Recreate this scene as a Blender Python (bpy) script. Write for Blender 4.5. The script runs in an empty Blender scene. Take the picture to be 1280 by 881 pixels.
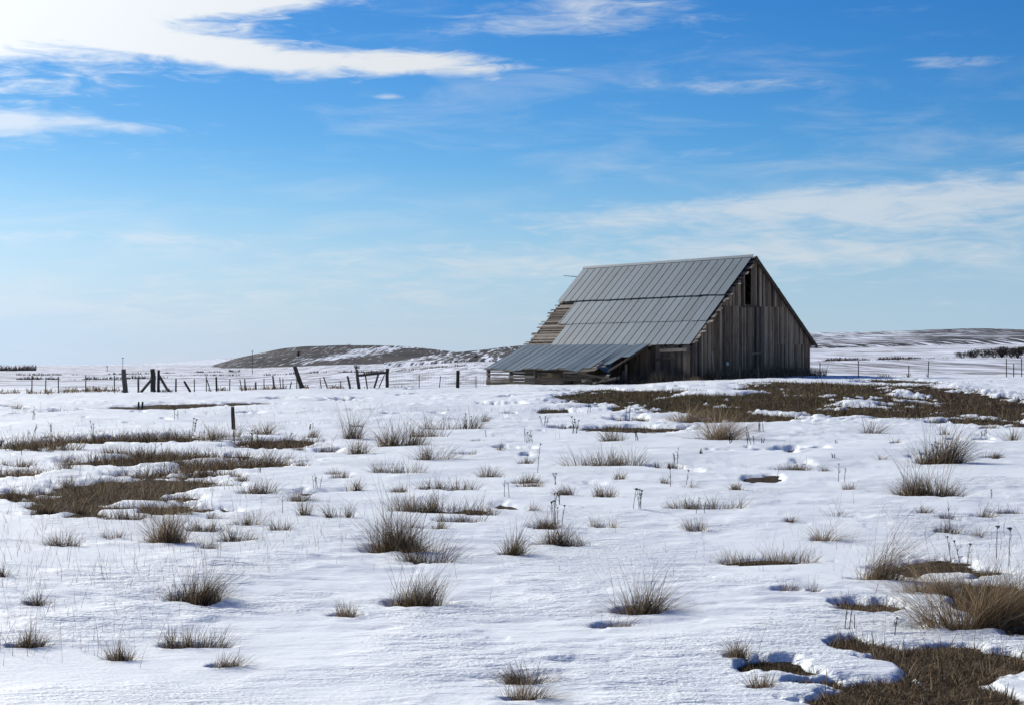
import bpy, math, random
import numpy as np
from mathutils import Vector

R = math.radians
sc = bpy.context.scene
# ------------------------------------------------------------------ camera
FPX, HOR, EYE = 2040.0, 450.0, 1.6          # focal length and horizon row in photo pixels, eye height in metres
cam = bpy.data.cameras.new('camera')
co = bpy.data.objects.new('camera', cam)
sc.collection.objects.link(co)
cam.sensor_width = 36.0
cam.lens = FPX / 1280 * 36.0
cam.clip_start, cam.clip_end = 0.1, 20000
co.location = (0, 0, EYE)
co.rotation_euler = (R(90) + math.atan((HOR - 440.5) / FPX), 0, 0)
sc.camera = co
# ------------------------------------------------------------------ light
SUN_AZ, SUN_EL = R(-42), R(27)
SUN_DIR = Vector((math.sin(SUN_AZ) * math.cos(SUN_EL), math.cos(SUN_AZ) * math.cos(SUN_EL), math.sin(SUN_EL)))
SKY_STRENGTH = 0.10
sl = bpy.data.lights.new('sun', 'SUN')
sl.energy, sl.angle, sl.color = 2.6, R(7.0), (1.0, 0.955, 0.86)
so = bpy.data.objects.new('sun', sl)
so.rotation_euler = SUN_DIR.to_track_quat('Z', 'Y').to_euler()
sc.collection.objects.link(so)
sc.view_settings.view_transform = 'Standard'
sc.view_settings.look = 'None'
sc.view_settings.gamma = 1.0
sc.view_settings.use_curve_mapping = False
sc.view_settings.exposure = 0.95


class NT:
    """small helper for building node trees"""
    def __init__(s, tree):
        s.t = tree; s.n = tree.nodes; s.l = tree.links; s.n.clear()

    def node(s, typ, **kw):
        n = s.n.new(typ)
        for k, v in kw.items():
            setattr(n, k, v)
        return n

    def put(s, sock, v):
        if hasattr(v, 'links') or isinstance(v, bpy.types.NodeSocket):
            s.l.new(v, sock)
        elif v is not None:
            sock.default_value = v

    def math(s, op, a, b=None, c=None, clamp=False):
        n = s.node('ShaderNodeMath', operation=op, use_clamp=clamp)
        for i, v in enumerate((a, b, c)):
            if v is not None:
                s.put(n.inputs[i], v)
        return n.outputs[0]

    def smooth(s, x, lo, hi, a=0.0, b=1.0):
        n = s.node('ShaderNodeMapRange', interpolation_type='SMOOTHSTEP')
        for i, v in enumerate((x, lo, hi, a, b)):
            s.put(n.inputs[i], v)
        return n.outputs[0]

    def mapping(s, vec, scale=(1, 1, 1), loc=(0, 0, 0), rot=(0, 0, 0)):
        n = s.node('ShaderNodeMapping')
        s.put(n.inputs['Vector'], vec)
        n.inputs['Scale'].default_value = scale
        n.inputs['Location'].default_value = loc
        n.inputs['Rotation'].default_value = rot
        return n.outputs[0]

    def noise(s, vec, scale=1.0, detail=5.0, rough=0.55, dist=0.0):
        n = s.node('ShaderNodeTexNoise')
        if vec is not None:
            s.put(n.inputs['Vector'], vec)
        n.inputs['Scale'].default_value = scale
        n.inputs['Detail'].default_value = detail
        n.inputs['Roughness'].default_value = rough
        n.inputs['Distortion'].default_value = dist
        return n.outputs['Fac']

    def mix(s, f, a, b, mode='MIX'):
        n = s.node('ShaderNodeMix', data_type='RGBA', blend_type=mode)
        s.put(n.inputs[0], f)
        for i, v in ((6, a), (7, b)):
            if isinstance(v, (tuple, list)):
                v = tuple(v) + (1.0,) if len(v) == 3 else v
            s.put(n.inputs[i], v)
        return n.outputs[2]

    def ramp(s, f, stops):
        n = s.node('ShaderNodeValToRGB')
        s.put(n.inputs[0], f)
        e = n.color_ramp.elements
        while len(e) < len(stops):
            e.new(0.5)
        for k, (p, c) in zip(e, stops):
            k.position = p; k.color = tuple(c) + (1.0,)
        return n.outputs[0]


# ------------------------------------------------------------------ sky
world = bpy.data.worlds.new('World')
sc.world = world
world.use_nodes = True
w = NT(world.node_tree)
sky = w.node('ShaderNodeTexSky', sky_type='NISHITA', sun_disc=False)
sky.sun_elevation, sky.sun_rotation = SUN_EL, SUN_AZ
sky.altitude, sky.air_density, sky.dust_density, sky.ozone_density = 900, 1.0, 0.35, 2.2
tc = w.node('ShaderNodeTexCoord').outputs['Generated']
sep = w.node('ShaderNodeSeparateXYZ'); w.put(sep.inputs[0], tc)
DEG = 57.29578
az = w.math('MULTIPLY', w.math('ARCTAN2', sep.outputs[0], sep.outputs[1]), DEG)
el = w.math('MULTIPLY', w.math('ARCSINE', sep.outputs[2]), DEG)
cmb = w.node('ShaderNodeCombineXYZ')
w.put(cmb.inputs[0], az); w.put(cmb.inputs[1], el)
sphere = cmb.outputs[0]
n_wisp = w.noise(w.mapping(sphere, (0.16, 0.85, 1), rot=(0, 0, R(-3))), 1.0, 9, 0.62, 0.6)
n_fine = w.noise(w.mapping(sphere, (0.5, 2.6, 1), (4.0, 2.0, 0), rot=(0, 0, R(-6))), 1.0, 8, 0.62, 0.8)
n_large = w.noise(w.mapping(sphere, (0.045, 0.16, 1), (1.3, 7.7, 0)), 1.0, 4, 0.5, 0.3)


def sky_dir(px, py):
    a = math.atan((px - 640) / FPX)
    return a * DEG, math.atan((HOR - py) / FPX * math.cos(a)) * DEG


def cloud(px, py, rx, ry, amp, tilt=0.0):
    """soft bank of cloud at a compass direction, px sizes are turned into degrees"""
    a0, e0 = sky_dir(px, py)
    da = w.math('SUBTRACT', az, a0)
    de = w.math('SUBTRACT', w.math('SUBTRACT', el, e0), w.math('MULTIPLY', da, tilt))
    qa = w.math('POWER', w.math('ABSOLUTE', w.math('DIVIDE', da, rx * 0.0281)), 2.0)
    qe = w.math('POWER', w.math('ABSOLUTE', w.math('DIVIDE', de, ry * 0.0281)), 2.0)
    g = w.math('POWER', 2.71828, w.math('MULTIPLY', w.math('ADD', qa, qe), -1.0))
    return w.math('MULTIPLY', g, amp)


def total(lst):
    s_ = lst[0]
    for v in lst[1:]:
        s_ = w.math('ADD', s_, v)
    return s_


thick = total([cloud(-40, 2, 240, 50, 1.08), cloud(270, 66, 170, 17, 0.95, -0.10), cloud(510, 78, 150, 15, 0.95, -0.02),
               cloud(310, -4, 120, 20, 1.0, 0.05), cloud(-560, 30, 400, 90, 1.0), cloud(-1300, -600, 900, 380, 1.3), cloud(-300, -350, 500, 160, 1.1)])  # last two banks lie out of view, added to soften and whiten the light
wispy = total([cloud(90, 153, 200, 11, 0.62, -0.01), cloud(0, 160, 70, 22, 0.5), cloud(915, 108, 120, 13, 0.66, -0.03),
               cloud(720, 26, 190, 18, 0.62, 0.0), cloud(1180, 78, 60, 9, 0.58), cloud(880, 192, 50, 9, 0.4),
               cloud(482, 121, 26, 4, 0.7), cloud(930, 258, 150, 16, 0.62, 0.02), cloud(1190, 248, 190, 38, 0.66, 0.06),
               cloud(740, 277, 110, 14, 0.5), cloud(1120, 305, 360, 48, 0.52), cloud(640, 330, 300, 26, 0.42), cloud(250, 375, 520, 40, 0.42), cloud(60, 295, 330, 18, 0.40), cloud(740, 4, 120, 9, 0.5)])
thick_d = w.smooth(w.math('ADD', thick, w.math('MULTIPLY', w.math('SUBTRACT', w.math('ADD', w.math('MULTIPLY', n_fine, 0.55), w.math('MULTIPLY', n_wisp, 0.45)), 0.5), 2.2)), 0.22, 0.95)
wisp_d = w.math('MULTIPLY', w.smooth(w.math('ADD', wispy, w.math('MULTIPLY', w.math('SUBTRACT', w.math('ADD', w.math('MULTIPLY', n_fine, 0.5), w.math('MULTIPLY', n_wisp, 0.5)), 0.5), 2.3)), 0.15, 1.0), 0.72)
stray = w.math('MULTIPLY', w.smooth(w.math('MULTIPLY', n_wisp, n_large), 0.23, 0.45), 0.30)
dens = w.math('MAXIMUM', w.math('MAXIMUM', thick_d, wisp_d), stray)
dens = w.math('MULTIPLY', dens, w.smooth(el, -3.0, -0.5))
# cloud is lit from the sun's side: brighter the nearer it lies to the sun
dot = w.node('ShaderNodeVectorMath', operation='DOT_PRODUCT')
w.put(dot.inputs[0], tc); dot.inputs[1].default_value = SUN_DIR
glow = w.math('POWER', w.math('MAXIMUM', dot.outputs['Value'], 0.0), 10.0)
near = w.math('POWER', w.math('MAXIMUM', dot.outputs['Value'], 0.0), 70.0)  # extra boost for the unseen bank around the sun, whitens and softens the light
lum = w.math('ADD', w.math('ADD', 3.9, w.math('MULTIPLY', glow, 5.0)), w.math('MULTIPLY', near, 34.0))
ccol = w.node('ShaderNodeVectorMath', operation='SCALE')
ccol.inputs[0].default_value = (0.93, 0.98, 1.03)
w.put(ccol.inputs['Scale'], lum)
hs = w.node('ShaderNodeHueSaturation')
hs.inputs['Saturation'].default_value = 1.12
w.put(hs.inputs['Color'], sky.outputs[0])
# deep clear winter air: each band of the sky colour gets its own contrast
sc3 = w.node('ShaderNodeSeparateColor'); w.put(sc3.inputs[0], hs.outputs[0])
cc3 = w.node('ShaderNodeCombineColor')
for ch, (gain, power) in enumerate(((0.80, 1.85), (0.785, 1.30), (0.95, 1.0))):
    v = w.math('POWER', w.math('MULTIPLY', sc3.outputs[ch], 0.1), power)
    if ch == 0:
        v = w.math('MAXIMUM', v, w.math('MULTIPLY', sc3.outputs[2], 0.0055))
    w.put(cc3.inputs[ch], w.math('MULTIPLY', v, gain / 1.90 / 0.1))
# pale air low over the land
air = w.math('MULTIPLY', w.smooth(el, 8.0, -0.3), w.smooth(w.math('ADD', n_large, w.math('MULTIPLY', n_wisp, 0.35)), 0.35, 0.95, 0.72, 0.98))
acol = w.node('ShaderNodeVectorMath', operation='SCALE')
acol.inputs[0].default_value = (0.46, 0.645, 0.84)
w.put(acol.inputs['Scale'], w.math('ADD', 4.7, w.math('MULTIPLY', glow, 8.0)))
col = w.mix(air, cc3.outputs[0], acol.outputs[0])
col = w.mix(dens, col, ccol.outputs[0])
bg = w.node('ShaderNodeBackground')
bg.inputs['Strength'].default_value = SKY_STRENGTH
w.put(bg.inputs['Color'], col)
out = w.node('ShaderNodeOutputWorld')
w.l.new(bg.outputs[0], out.inputs[0])


# ------------------------------------------------------------------ numeric helpers
def _hash(ix, iy, seed):
    h = (ix.astype(np.int64) * 374761393 + iy.astype(np.int64) * 668265263 + seed * 974634777) & 0xFFFFFFFF
    h = ((h ^ (h >> 13)) * 1274126177) & 0xFFFFFFFF
    return ((h ^ (h >> 16)) & 0xFFFFFF) / 16777215.0


def vnoise(x, y, seed=0):
    ix, iy = np.floor(x), np.floor(y)
    fx, fy = x - ix, y - iy
    fx = fx * fx * fx * (fx * (fx * 6 - 15) + 10); fy = fy * fy * fy * (fy * (fy * 6 - 15) + 10)
    a, b = _hash(ix, iy, seed), _hash(ix + 1, iy, seed)
    c, d = _hash(ix, iy + 1, seed), _hash(ix + 1, iy + 1, seed)
    return (a + (b - a) * fx) * (1 - fy) + (c + (d - c) * fx) * fy - 0.5


def fbm(x, y, octaves=4, seed=0, gain=0.5, turn=0.6):
    s_, a = 0.0, 1.0
    ca, sa = math.cos(turn), math.sin(turn)
    for k in range(octaves):
        s_ = s_ + a * vnoise(x, y, seed + k * 17)
        x, y = (x * ca - y * sa) * 2.03 + 5.3, (x * sa + y * ca) * 2.03 + 1.7
        a *= gain
    return s_


def sstep(a, b, x):
    t = np.clip((x - a) / (b - a), 0, 1)
    return t * t * (3 - 2 * t)


# far ground: heights in metres by compass column (photo pixel) and distance
T_D = np.log(np.array([30, 60, 95, 131, 220, 400, 800, 1600, 3500, 12000.0]))
T_PX = np.array([-1500, 0, 300, 450, 600, 780, 862, 1000, 1280, 3000.0])
T_Z = np.array([
    [0, -.05, -.32, -.80, -2.2, -4.2, -6.5, -8.5, -11.0, -40],
    [0, -.05, -.32, -.75, -2.2, -4.2, -6.5, -8.5, -11.0, -40],
    [0, -.05, -.30, -.62, -1.9, -3.6, -4.9, -5.2, -8.0, -40],
    [0, -.03, -.26, -.55, -1.5, -2.4, -2.2, -1.8, -8.0, -40],
    [0, -.03, -.24, -.56, -1.1, -1.2, 1.0, 2.0, -5.0, -40],
    [0, -.03, -.20, -.44, -.50, 0.2, 2.5, 5.0, 0.0, -40],
    [0, 0.0, -.05, -.12, 0.05, 1.4, 4.5, 6.0, 0.0, -40],
    [0, 0.0, 0.05, 0.10, 0.55, 2.6, 7.0, 8.0, 0.0, -40],
    [0, 0.0, 0.10, 0.25, 0.65, 3.2, 9.5, 10.0, 0.0, -40],
    [0, 0.0, 0.10, 0.25, 0.65, 3.2, 9.5, 10.0, 0.0, -40]])
MOUNDS = [(17.5, 68, 13, 15, .34), (31, 66, 12, 14, .30), (9.0, 64, 6.0, 15, .22), (5.0, 72, 5, 14, .10), (5.4, 11.5, 1.6, 1.6, .06)]


def terrain(x, y):
    x = np.asarray(x, float); y = np.asarray(y, float)
    r = np.hypot(x, y) + 1e-6
    a = np.clip(np.arctan2(x, y), -0.87, 0.87)
    px = np.clip(640 + FPX * np.tan(a), T_PX[0], T_PX[-1])
    ld = np.clip(np.log(np.maximum(r * np.cos(a), 1.0)), T_D[0], T_D[-1] - 1e-9)
    i = np.clip(np.searchsorted(T_PX, px) - 1, 0, len(T_PX) - 2)
    j = np.clip(np.searchsorted(T_D, ld) - 1, 0, len(T_D) - 2)
    u = (px - T_PX[i]) / (T_PX[i + 1] - T_PX[i]); u = u * u * (3 - 2 * u)
    v = (ld - T_D[j]) / (T_D[j + 1] - T_D[j])
    z = (T_Z[i, j] * (1 - u) + T_Z[i + 1, j] * u) * (1 - v) + (T_Z[i, j + 1] * (1 - u) + T_Z[i + 1, j + 1] * u) * v
    for mx, my, ax, ay, h in MOUNDS:
        z = z + h * np.exp(-((x - mx) / ax) ** 2 - ((y - my) / ay) ** 2)
    berm = np.exp(-((x - 18) / 17) ** 4 - ((y - 62) / 18) ** 4)
    z = z + berm * (0.22 * fbm(x * 0.28, y * 0.16, 3, 301) + 0.10 * fbm(x * 1.0, y * 0.7, 2, 305))
    return z + 0.10 * fbm(x * 0.16, y * 0.16, 2, 3) + 0.03 * fbm(x * 0.7, y * 0.55, 2, 9) + np.clip(r / 300, 0, 6) * 0.3 * fbm(x * 0.006, y * 0.006, 3, 21) * (r > 150)


def ground_at(px, py, far=160.0):
    """point of the ground that a photo pixel looks at"""
    ys = np.geomspace(4, far, 4000)
    xs = (px - 640) / FPX * ys
    zr = EYE + (HOR - py) / FPX * ys
    hit = np.nonzero(zr <= terrain(xs, ys))[0]
    k = hit[0] if len(hit) else len(ys) - 1
    return float(xs[k]), float(ys[k])


def at_dist(px, d):
    x = (px - 640) / FPX * d
    return x, d, float(terrain(x, d))


# ------------------------------------------------------------------ mesh / object helpers
COL = sc.collection


def np_mesh(name, V, Q, mat, tint=None, smooth=False):
    me = bpy.data.meshes.new(name)
    V = np.ascontiguousarray(V, np.float32); Q = np.ascontiguousarray(Q, np.int32)
    n = Q.shape[1]
    me.vertices.add(len(V)); me.vertices.foreach_set('co', V.ravel())
    me.loops.add(Q.size); me.loops.foreach_set('vertex_index', Q.ravel())
    me.polygons.add(len(Q))
    me.polygons.foreach_set('loop_start', np.arange(0, Q.size, n, dtype=np.int32))
    me.polygons.foreach_set('loop_total', np.full(len(Q), n, np.int32))
    me.polygons.foreach_set('use_smooth', np.full(len(Q), bool(smooth)))
    if tint is not None:
        at = me.attributes.new('tint', 'FLOAT', 'POINT')
        at.data.foreach_set('value', np.ascontiguousarray(tint, np.float32))
    me.update(calc_edges=True)
    me.materials.append(mat)
    return me


def link(name, me, parent=None):
    o = bpy.data.objects.new(name, me)
    COL.objects.link(o)
    if parent is not None:
        o.parent = parent
    return o


def tag(o, label=None, cat=None, group=None, kind=None):
    for k, v in (('label', label), ('category', cat), ('group', group), ('kind', kind)):
        if v:
            o[k] = v
    return o


def empty(name, loc, rz=0.0):
    o = bpy.data.objects.new(name, None)
    o.location = loc; o.rotation_euler = (0, 0, rz); o.empty_display_size = 0.3
    COL.objects.link(o)
    return o


BOXQ = np.array([[0, 3, 2, 1], [4, 5, 6, 7], [0, 1, 5, 4], [1, 2, 6, 5], [2, 3, 7, 6], [3, 0, 4, 7]])


class MB:
    def __init__(s):
        s.v = []; s.q = []; s.n = 0

    def hexa(s, corners):
        s.v.append(np.array(corners, float)); s.q.append(BOXQ + s.n); s.n += 8
        return s

    def bar(s, p0, p1, wd, th, up=(0, 0, 1), taper=1.0):
        """a board from p0 to p1, wd across (sideways), th along up"""
        p0, p1 = Vector(p0), Vector(p1)
        d = (p1 - p0).normalized(); u = Vector(up)
        sd = d.cross(u)
        if sd.length < 1e-4:
            sd = d.cross(Vector((1, 0, 0)))
        sd.normalize(); u = sd.cross(d).normalized()
        a, b = sd * wd / 2, u * th / 2
        f = taper
        return s.hexa([p0 - a - b, p0 + a - b, p0 + a + b, p0 - a + b, p1 - a * f - b * f, p1 + a * f - b * f, p1 + a * f + b * f, p1 - a * f + b * f])

    def tube(s, pts, radii, sides=6):
        pts = [Vector(p) for p in pts]
        base = s.n; V = []
        for i, p in enumerate(pts):
            d = (pts[min(i + 1, len(pts) - 1)] - pts[max(i - 1, 0)]).normalized()
            a = d.cross(Vector((0.31, 0.95, 0.05)));
            if a.length < 1e-3:
                a = d.cross(Vector((1, 0, 0)))
            a.normalize(); b = d.cross(a)
            for k in range(sides):
                t = 2 * math.pi * k / sides
                V.append(p + (a * math.cos(t) + b * math.sin(t)) * radii[i])
        Q = []
        for i in range(len(pts) - 1):
            for k in range(sides):
                k2 = (k + 1) % sides
                Q.append([base + i * sides + k, base + i * sides + k2, base + (i + 1) * sides + k2, base + (i + 1) * sides + k])
        V.append(pts[-1]); V.append(pts[0])
        top, bot = base + len(pts) * sides, base + len(pts) * sides + 1
        L = base + (len(pts) - 1) * sides
        for k in range(0, sides, 2):
            Q.append([L + k, L + (k + 1) % sides, L + (k + 2) % sides, top])
            Q.append([base + (k + 2) % sides, base + (k + 1) % sides, base + k, bot])
        s.v.append(np.array([tuple(v) for v in V])); s.q.append(np.array(Q)); s.n += len(V)
        return s

    def quad(s, a, b, c, d):
        s.v.append(np.array([tuple(a), tuple(b), tuple(c), tuple(d)], float)); s.q.append(np.array([[0, 1, 2, 3]]) + s.n); s.n += 4
        return s

    def build(s, name, mat, parent=None, smooth=False):
        return link(name, np_mesh(name, np.concatenate(s.v), np.concatenate(s.q), mat, smooth=smooth), parent)


# ------------------------------------------------------------------ materials
def material(name, fn):
    m = bpy.data.materials.new(name)
    m.use_nodes = True
    t = NT(m.node_tree)
    b = t.node('ShaderNodeBsdfPrincipled')
    o = t.node('ShaderNodeOutputMaterial')
    t.l.new(b.outputs[0], o.inputs[0])
    fn(t, b)
    return m


def bump(t, b, h, dist, strength=1.0):
    n = t.node('ShaderNodeBump')
    n.inputs['Distance'].default_value = dist
    n.inputs['Strength'].default_value = strength
    t.put(n.inputs['Height'], h)
    t.l.new(n.outputs[0], b.inputs['Normal'])


def obj_co(t):
    return t.node('ShaderNodeTexCoord').outputs['Object']


def m_snow(t, b):
    p = obj_co(t)
    big = t.noise(t.mapping(p, (0.25, 0.4, 0.3)), 1.0, 4)
    dirt = t.noise(t.mapping(p, (2.2, 4.5, 2)), 1.0, 6, 0.65)
    c = t.mix(big, (0.81, 0.845, 0.838), (0.86, 0.892, 0.878))
    c = t.mix(t.math('MULTIPLY', t.smooth(dirt, 0.60, 0.78), 0.28), c, (0.42, 0.40, 0.38))
    t.put(b.inputs['Base Color'], c)
    b.inputs['Roughness'].default_value = 0.62
    b.inputs['Specular IOR Level'].default_value = 0.3
    n1 = t.noise(t.mapping(p, (5, 15, 7)), 1.0, 5, 0.6)
    n2 = t.noise(t.mapping(p, (38, 50, 38)), 1.0, 3, 0.6)
    crust = t.smooth(t.noise(t.mapping(p, (0.6, 0.5, 0.5), (2, 8, 0)), 1.0, 3), 0.42, 0.62, 0.25, 1.0)
    bump(t, b, t.math('MULTIPLY', t.math('ADD', n1, t.math('MULTIPLY', n2, 0.4)), crust), 0.042, 1.0)


def m_earth(t, b):
    p = obj_co(t)
    n = t.noise(p, 1.1, 8, 0.7)
    g = t.noise(t.mapping(p, (0.12, 0.12, 0.12), (3, 9, 0)), 1.0, 3)
    c = t.ramp(n, [(0.25, (0.016, 0.010, 0.006)), (0.5, (0.046, 0.029, 0.016)), (0.75, (0.11, 0.074, 0.04))])
    c = t.mix(t.math('MULTIPLY', t.smooth(g, 0.5, 0.62), 0.45), c, (0.045, 0.048, 0.018))
    t.put(b.inputs['Base Color'], c)
    b.inputs['Roughness'].default_value = 0.95
    b.inputs['Specular IOR Level'].default_value = 0.1
    bump(t, b, t.noise(p, 14, 6, 0.7), 0.05)


def m_field(t, b):
    """snowy stubble seen from far away: snow with rows of dark stems showing"""
    p = obj_co(t)
    fine = t.noise(t.mapping(p, (0.30, 0.018, 0.1)), 1.0, 5, 0.72)
    mid = t.noise(t.mapping(p, (0.012, 0.022, 0.01), (5, 2, 0)), 1.0, 5, 0.6)
    lone = t.noise(t.mapping(p, (0.002, 0.009, 0.01), (1, 6, 0)), 1.0, 4, 0.6)
    f = t.math('MULTIPLY', t.smooth(fine, 0.42, 0.58), t.smooth(mid, 0.30, 0.60, 0.3, 1.0))
    f = t.math('MULTIPLY', f, 0.78)
    f = t.math('MAXIMUM', f, t.math('MULTIPLY', t.smooth(lone, 0.63, 0.68), t.smooth(fine, 0.36, 0.55)))
    c = t.mix(f, (0.82, 0.85, 0.89), (0.11, 0.095, 0.08))
    t.put(b.inputs['Base Color'], c)
    b.inputs['Roughness'].default_value = 0.8
    b.inputs['Specular IOR Level'].default_value = 0.1


def m_hill(t, b):
    """open hillside: sagebrush cover (attribute) breaking through snow"""
    p = obj_co(t)
    at = t.node('ShaderNodeAttribute', attribute_name='tint').outputs['Fac']
    fine = t.noise(t.mapping(p, (0.32, 0.012, 0.1)), 1.0, 4, 0.7)
    mid = t.noise(t.mapping(p, (0.012, 0.004, 0.02), (3, 3, 3)), 1.0, 5, 0.65)
    s_ = t.math('ADD', t.math('MULTIPLY', at, 0.45), t.math('ADD', t.math('ADD', t.math('MULTIPLY', t.math('SUBTRACT', fine, 0.5), 2.6), 0.5), t.math('ADD', t.math('MULTIPLY', mid, 0.25), 0.125)))
    f = t.smooth(s_, 0.84, 1.14)
    brush = t.mix(t.smooth(mid, 0.4, 0.6), (0.040, 0.039, 0.040), (0.078, 0.070, 0.064))
    t.put(b.inputs['Base Color'], t.mix(f, (0.78, 0.82, 0.87), brush))
    b.inputs['Roughness'].default_value = 0.9
    b.inputs['Specular IOR Level'].default_value = 0.05


def wood_fn(scale, dark, mid, light, spread=0.5):
    def fn(t, b):
        p = obj_co(t)
        rnd = t.node('ShaderNodeObjectInfo').outputs['Random']
        off = t.node('ShaderNodeCombineXYZ')
        t.put(off.inputs[0], t.math('MULTIPLY', rnd, 37.0)); t.put(off.inputs[1], t.math('MULTIPLY', rnd, 91.0))
        ad = t.node('ShaderNodeVectorMath', operation='ADD')
        t.put(ad.inputs[0], p); t.put(ad.inputs[1], off.outputs[0])
        grain = t.noise(t.mapping(ad.outputs[0], scale), 1.0, 6, 0.65)
        blotch = t.noise(t.mapping(ad.outputs[0], tuple(max(0.35, k * 0.08) for k in scale)), 1.0, 4, 0.6)
        f = t.math('ADD', t.math('MULTIPLY', t.math('SUBTRACT', rnd, 0.5), spread), t.math('ADD', t.math('MULTIPLY', grain, 0.62), t.math('MULTIPLY', blotch, 0.38)))
        t.put(b.inputs['Base Color'], t.ramp(f, [(0.22, dark), (0.5, mid), (0.82, light)]))
        b.inputs['Roughness'].default_value = 0.85
        b.inputs['Specular IOR Level'].default_value = 0.2
        bump(t, b, grain, 0.012)
    return fn


DK, MD, LT = (0.030, 0.024, 0.019), (0.135, 0.108, 0.084), (0.36, 0.305, 0.25)


def m_metal(t, b):
    p = obj_co(t)
    rnd = t.node('ShaderNodeObjectInfo').outputs['Random']
    streak = t.noise(t.mapping(p, (0.9, 5.0, 0.9)), 1.0, 6, 0.65)
    blot = t.noise(p, 0.5, 5, 0.6)
    f = t.math('ADD', t.math('MULTIPLY', streak, 0.5), t.math('ADD', t.math('MULTIPLY', blot, 0.4), t.math('MULTIPLY', rnd, 0.22)))
    c = t.ramp(f, [(0.3, (0.038, 0.068, 0.092)), (0.55, (0.066, 0.112, 0.148)), (0.8, (0.110, 0.165, 0.205))])
    c = t.mix(t.math('MULTIPLY', t.smooth(t.noise(t.mapping(p, (0.8, 2.5, 0.8), (7, 1, 3)), 1.0, 6, 0.7), 0.6, 0.75), 0.35), c, (0.11, 0.075, 0.05))
    t.put(b.inputs['Base Color'], c)
    b.inputs['Specular IOR Level'].default_value = 0.25
    b.inputs['Roughness'].default_value = 0.6


def grass_fn(stops):
    def fn(t, b):
        at = t.node('ShaderNodeAttribute', attribute_name='tint').outputs['Fac']
        rnd = t.node('ShaderNodeObjectInfo').outputs['Random']
        f = t.math('ADD', at, t.math('MULTIPLY', t.math('SUBTRACT', rnd, 0.5), 0.25))
        t.put(b.inputs['Base Color'], t.ramp(f, stops))
        b.inputs['Roughness'].default_value = 0.7
        b.inputs['Specular IOR Level'].default_value = 0.25
        tr = t.node('ShaderNodeBsdfTranslucent')
        t.l.new(b.inputs['Base Color'].links[0].from_socket, tr.inputs['Color'])
        mx = t.node('ShaderNodeMixShader')
        mx.inputs[0].default_value = 0.32
        t.l.new(b.outputs[0], mx.inputs[1]); t.l.new(tr.outputs[0], mx.inputs[2])
        t.l.new(mx.outputs[0], [n for n in t.n if n.type == 'OUTPUT_MATERIAL'][0].inputs[0])
    return fn


def m_steel(t, b):
    p = obj_co(t)
    t.put(b.inputs['Base Color'], t.ramp(t.noise(p, 9, 5), [(0.35, (0.022, 0.022, 0.022)), (0.7, (0.075, 0.055, 0.042))]))
    b.inputs['Metallic'].default_value = 0.3
    b.inputs['Roughness'].default_value = 0.65


M = {
    'snow': material('snow', m_snow), 'earth': material('earth', m_earth), 'field': material('field', m_field), 'hill': material('hill', m_hill),
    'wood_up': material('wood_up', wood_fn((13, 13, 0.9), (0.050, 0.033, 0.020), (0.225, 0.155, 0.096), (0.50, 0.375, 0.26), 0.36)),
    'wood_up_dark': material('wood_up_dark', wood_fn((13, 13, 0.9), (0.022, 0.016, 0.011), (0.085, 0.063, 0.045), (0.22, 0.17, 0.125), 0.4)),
    'wood_along': material('wood_along', wood_fn((12, 0.9, 12), (0.020, 0.015, 0.011), (0.092, 0.073, 0.054), (0.31, 0.255, 0.20), 0.75)),
    'wood_post': material('wood_post', wood_fn((14, 14, 1.2), (0.022, 0.018, 0.015), (0.065, 0.053, 0.044), (0.18, 0.15, 0.125), 0.3)),
    'pale': material('pale', wood_fn((9, 9, 9), (0.35, 0.34, 0.32), (0.55, 0.54, 0.51), (0.7, 0.69, 0.66), 0.1)),
    'metal': material('metal', m_metal), 'steel': material('steel', m_steel),
    'grass': material('grass', grass_fn([(0.05, (0.026, 0.017, 0.010)), (0.4, (0.125, 0.086, 0.047)), (0.75, (0.31, 0.225, 0.13)), (1.0, (0.50, 0.39, 0.25))])),
    'grass_pale': material('grass_pale', grass_fn([(0.05, (0.065, 0.042, 0.022)), (0.5, (0.27, 0.185, 0.098)), (1.0, (0.55, 0.42, 0.26))])),
    'mat_grass': material('mat_grass', grass_fn([(0.05, (0.022, 0.014, 0.008)), (0.45, (0.100, 0.066, 0.034)), (0.8, (0.25, 0.175, 0.095)), (1.0, (0.46, 0.35, 0.21))])),
    'mat_green': material('mat_green', grass_fn([(0.05, (0.018, 0.014, 0.007)), (0.5, (0.078, 0.060, 0.027)), (1.0, (0.25, 0.185, 0.09))])),
    'brush': material('brush', grass_fn([(0.05, (0.014, 0.013, 0.012)), (0.6, (0.055, 0.047, 0.040)), (1.0, (0.12, 0.10, 0.08))])),
}

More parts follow.
